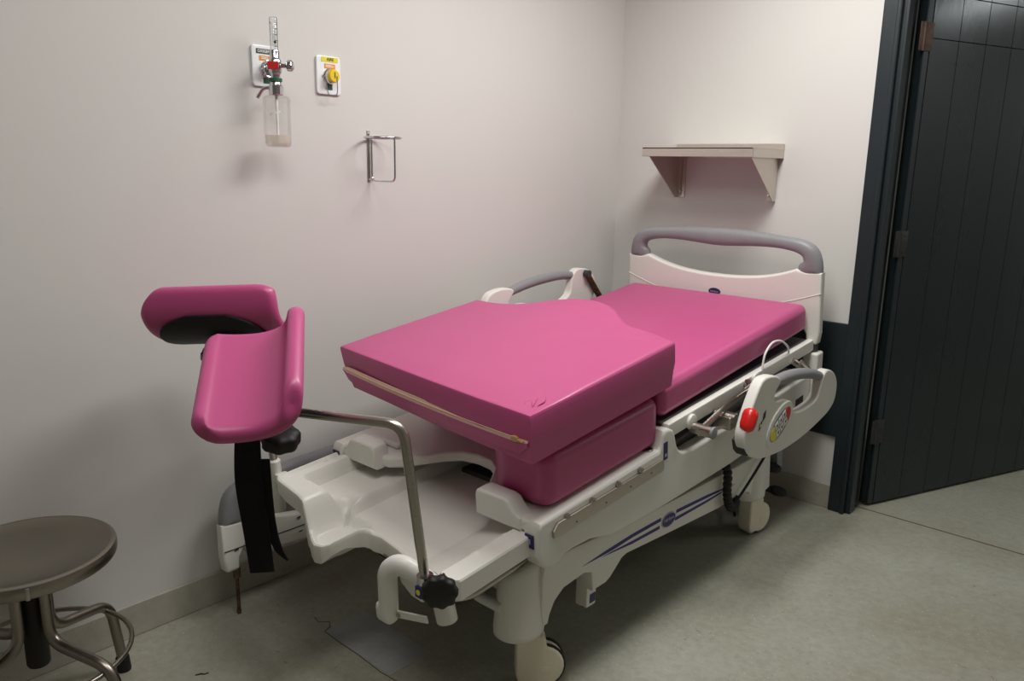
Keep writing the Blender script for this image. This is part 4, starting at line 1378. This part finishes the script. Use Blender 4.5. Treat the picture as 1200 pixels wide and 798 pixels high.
obj('body', lathe([(0, 1.712), (.017, 1.712), (.018, 1.716), (.018, 1.738), (.015, 1.742), (.015, 1.762), (.018, 1.766), (.020, 1.772), (.020, 1.806), (.017, 1.811), (.015, 1.815), (.0155, 1.832), (.014, 1.836), (0, 1.836)], 28, Z), 'chrome', fm)
obj('inlet_pipe', tube([(.0315, -2.022, 1.787), (.060, -2.030, 1.788), (FX, FY, 1.789)], .011, 14), 'chrome', fm)
dk = hor_r
fl = Vector((FX, FY, 1.790))
obj('red_label', (lambda b: (b.transform(frame(fl + (-hor_f) * .0195, hor_r, -hor_f, UP)), b)[1])(box(-.017, .017, -.001, .003, -.013, .011, .001)), 'red_label', fm, smooth=False)
obj('valve_stem', tube([fl + dk * .016, fl + dk * .040], .007, 12), 'chrome', fm)
kb = lobed_knob(fl + dk * .036, dk, .017, .022, 10)
obj('valve_knob', kb, 'chrome', fm)
obj('nut', lathe([(.0135, 1.700), (.021, 1.700), (.0225, 1.703), (.0225, 1.728), (.021, 1.731), (.0135, 1.731)], 12, Z), 'chrome', fm, angle=20)
obj('outlet_barb', tube(fillet([fl + UP * -.068, fl + UP * -.066 - dk * .040, fl + UP * -.098 - dk * .060], .02, 6), .0055, 12), 'chrome', fm)
obj('green_collar', lathe([(0.016, 1.742), (.0205, 1.742), (.0205, 1.752), (.016, 1.752)], 20, Z), 'green_label', fm)
obj('bottle', lathe([(.012, 1.700), (.034, 1.698), (.040, 1.694), (.0415, 1.688), (.0415, 1.552), (.038, 1.543), (.030, 1.540), (0, 1.540)], 36, Z), 'bottle_plastic', fm)
obj('bottle_base', lathe([(0, 1.5425), (.030, 1.5425), (.036, 1.5465), (.0392, 1.5545), (.0392, 1.578), (0, 1.578)], 32, Z), 'milky_plastic', fm)
obj('dip_tube', lathe([(0, 1.556), (.004, 1.556), (.004, 1.705), (0, 1.705)], 14, Z), 'white_print', fm)
bm = bmesh.new()
rows_ = []
for k in range(9):
    a = R(-62 + 5.5 * k)
    rows_.append([bm.verts.new((FX + rr_ * math.cos(a), FY + rr_ * math.sin(a), zz + .0012 * k)) for rr_ in (.0418, .0423) for zz in (1.636, 1.643)])
for a_, b_ in zip(rows_[:-1], rows_[1:]):
    for p_, q_ in ((0, 1), (1, 3), (3, 2), (2, 0)):
        bm.faces.new((a_[p_], a_[q_], b_[q_], b_[p_]))
bm.faces.new([rows_[0][k] for k in (0, 1, 3, 2)]); bm.faces.new([rows_[-1][k] for k in (0, 2, 3, 1)])
obj('bottle_sticker', bm, 'white_print', fm)

# ------------------------------------------------------------------ wire ring holder
rk = thing('ring_holder', 'chrome wire ring and cradle holder screwed to the wall', 'holder', (0, -1.606, 1.43))
RY = -1.600
bm = box(0, .004, -1.6125, -1.5995, 1.428, 1.612, .0015)
obj('wall_strip', bm, 'steel', rk)
obj('screw', disc_cyl((.004, -1.606, 1.600), (1, 0, 0), .0045, .003, 12, .001), 'chrome', rk)
RC = Vector((.078, RY, 1.586))
obj('ring', tube([(RC.x + .066 * math.cos(2 * math.pi * k / 40), RC.y + .066 * math.sin(2 * math.pi * k / 40), RC.z) for k in range(40)], .0042, 10, True), 'chrome', rk)
cr_pts = fillet([(.012, RY, 1.586), (.012, RY, 1.432), (.144, RY, 1.432), (.144, RY, 1.586)], .022, 7)
obj('cradle', tube(cr_pts, .0036, 10), 'chrome', rk)
obj('foot', tube([(.003, -1.606, 1.436), (.016, RY, 1.434)], .004, 10), 'chrome', rk)

# ------------------------------------------------------------------ stool
SX, SY, SZ = .272, -2.925, .525
stl = thing('stool', 'round stainless steel stool with a foot ring in front of the wall', 'stool', (SX, SY, 0))
ST = Matrix.Translation((SX, SY, 0))
obj('seat', lathe([(0, SZ - .012), (.185, SZ - .012), (.195, SZ - .036), (.204, SZ - .036), (.208, SZ - .030), (.209, SZ - .012), (.206, SZ - .003), (.199, SZ), (.192, SZ - .001), (.186, SZ - .004), (.10, SZ - .005), (0, SZ - .005)], 64, ST), 'stool_steel', stl, angle=40)
obj('rim_seam', (lambda b: (b.transform(ST @ Matrix.Rotation(R(-16), 4, 'Z')), b)[1])(box(.2065, .2105, -.004, .004, SZ - .036, SZ - .006, .001)), 'steel', stl)
obj('column', lathe([(0, .20), (.025, .20), (.028, .206), (.028, SZ - .015), (0, SZ - .015)], 24, ST), 'black_rubber', stl)
obj('seat_hub', lathe([(0, SZ - .045), (.07, SZ - .045), (.075, SZ - .03), (.075, SZ - .013), (0, SZ - .013)], 28, ST), 'stool_steel', stl)
for ang in (115, 25, -65, 205):
    d = Vector((math.cos(R(ang)), math.sin(R(ang)), 0)); c0 = Vector((SX, SY, 0))
    pts = fillet([c0 + d * .045 + UP * (SZ - .03), c0 + d * .045 + UP * .275, c0 + d * .242 + UP * .238, c0 + d * .272 + UP * .035], .055, 8)
    lg = obj('leg', tube(pts, .0145, 14), 'stool_steel', stl)
    obj('rubber_tip', lathe([(0, 0), (.019, 0), (.020, .006), (.019, .045), (.016, .05), (0, .05)], 18, axis_frame(c0 + d * .274, d * -.08 + UP)), 'black_rubber', lg)
obj('foot_ring', tube([(SX + .222 * math.cos(2 * math.pi * k / 56), SY + .222 * math.sin(2 * math.pi * k / 56), .215 + .0105) for k in range(56)], .0065, 10, True), 'stool_steel', stl)
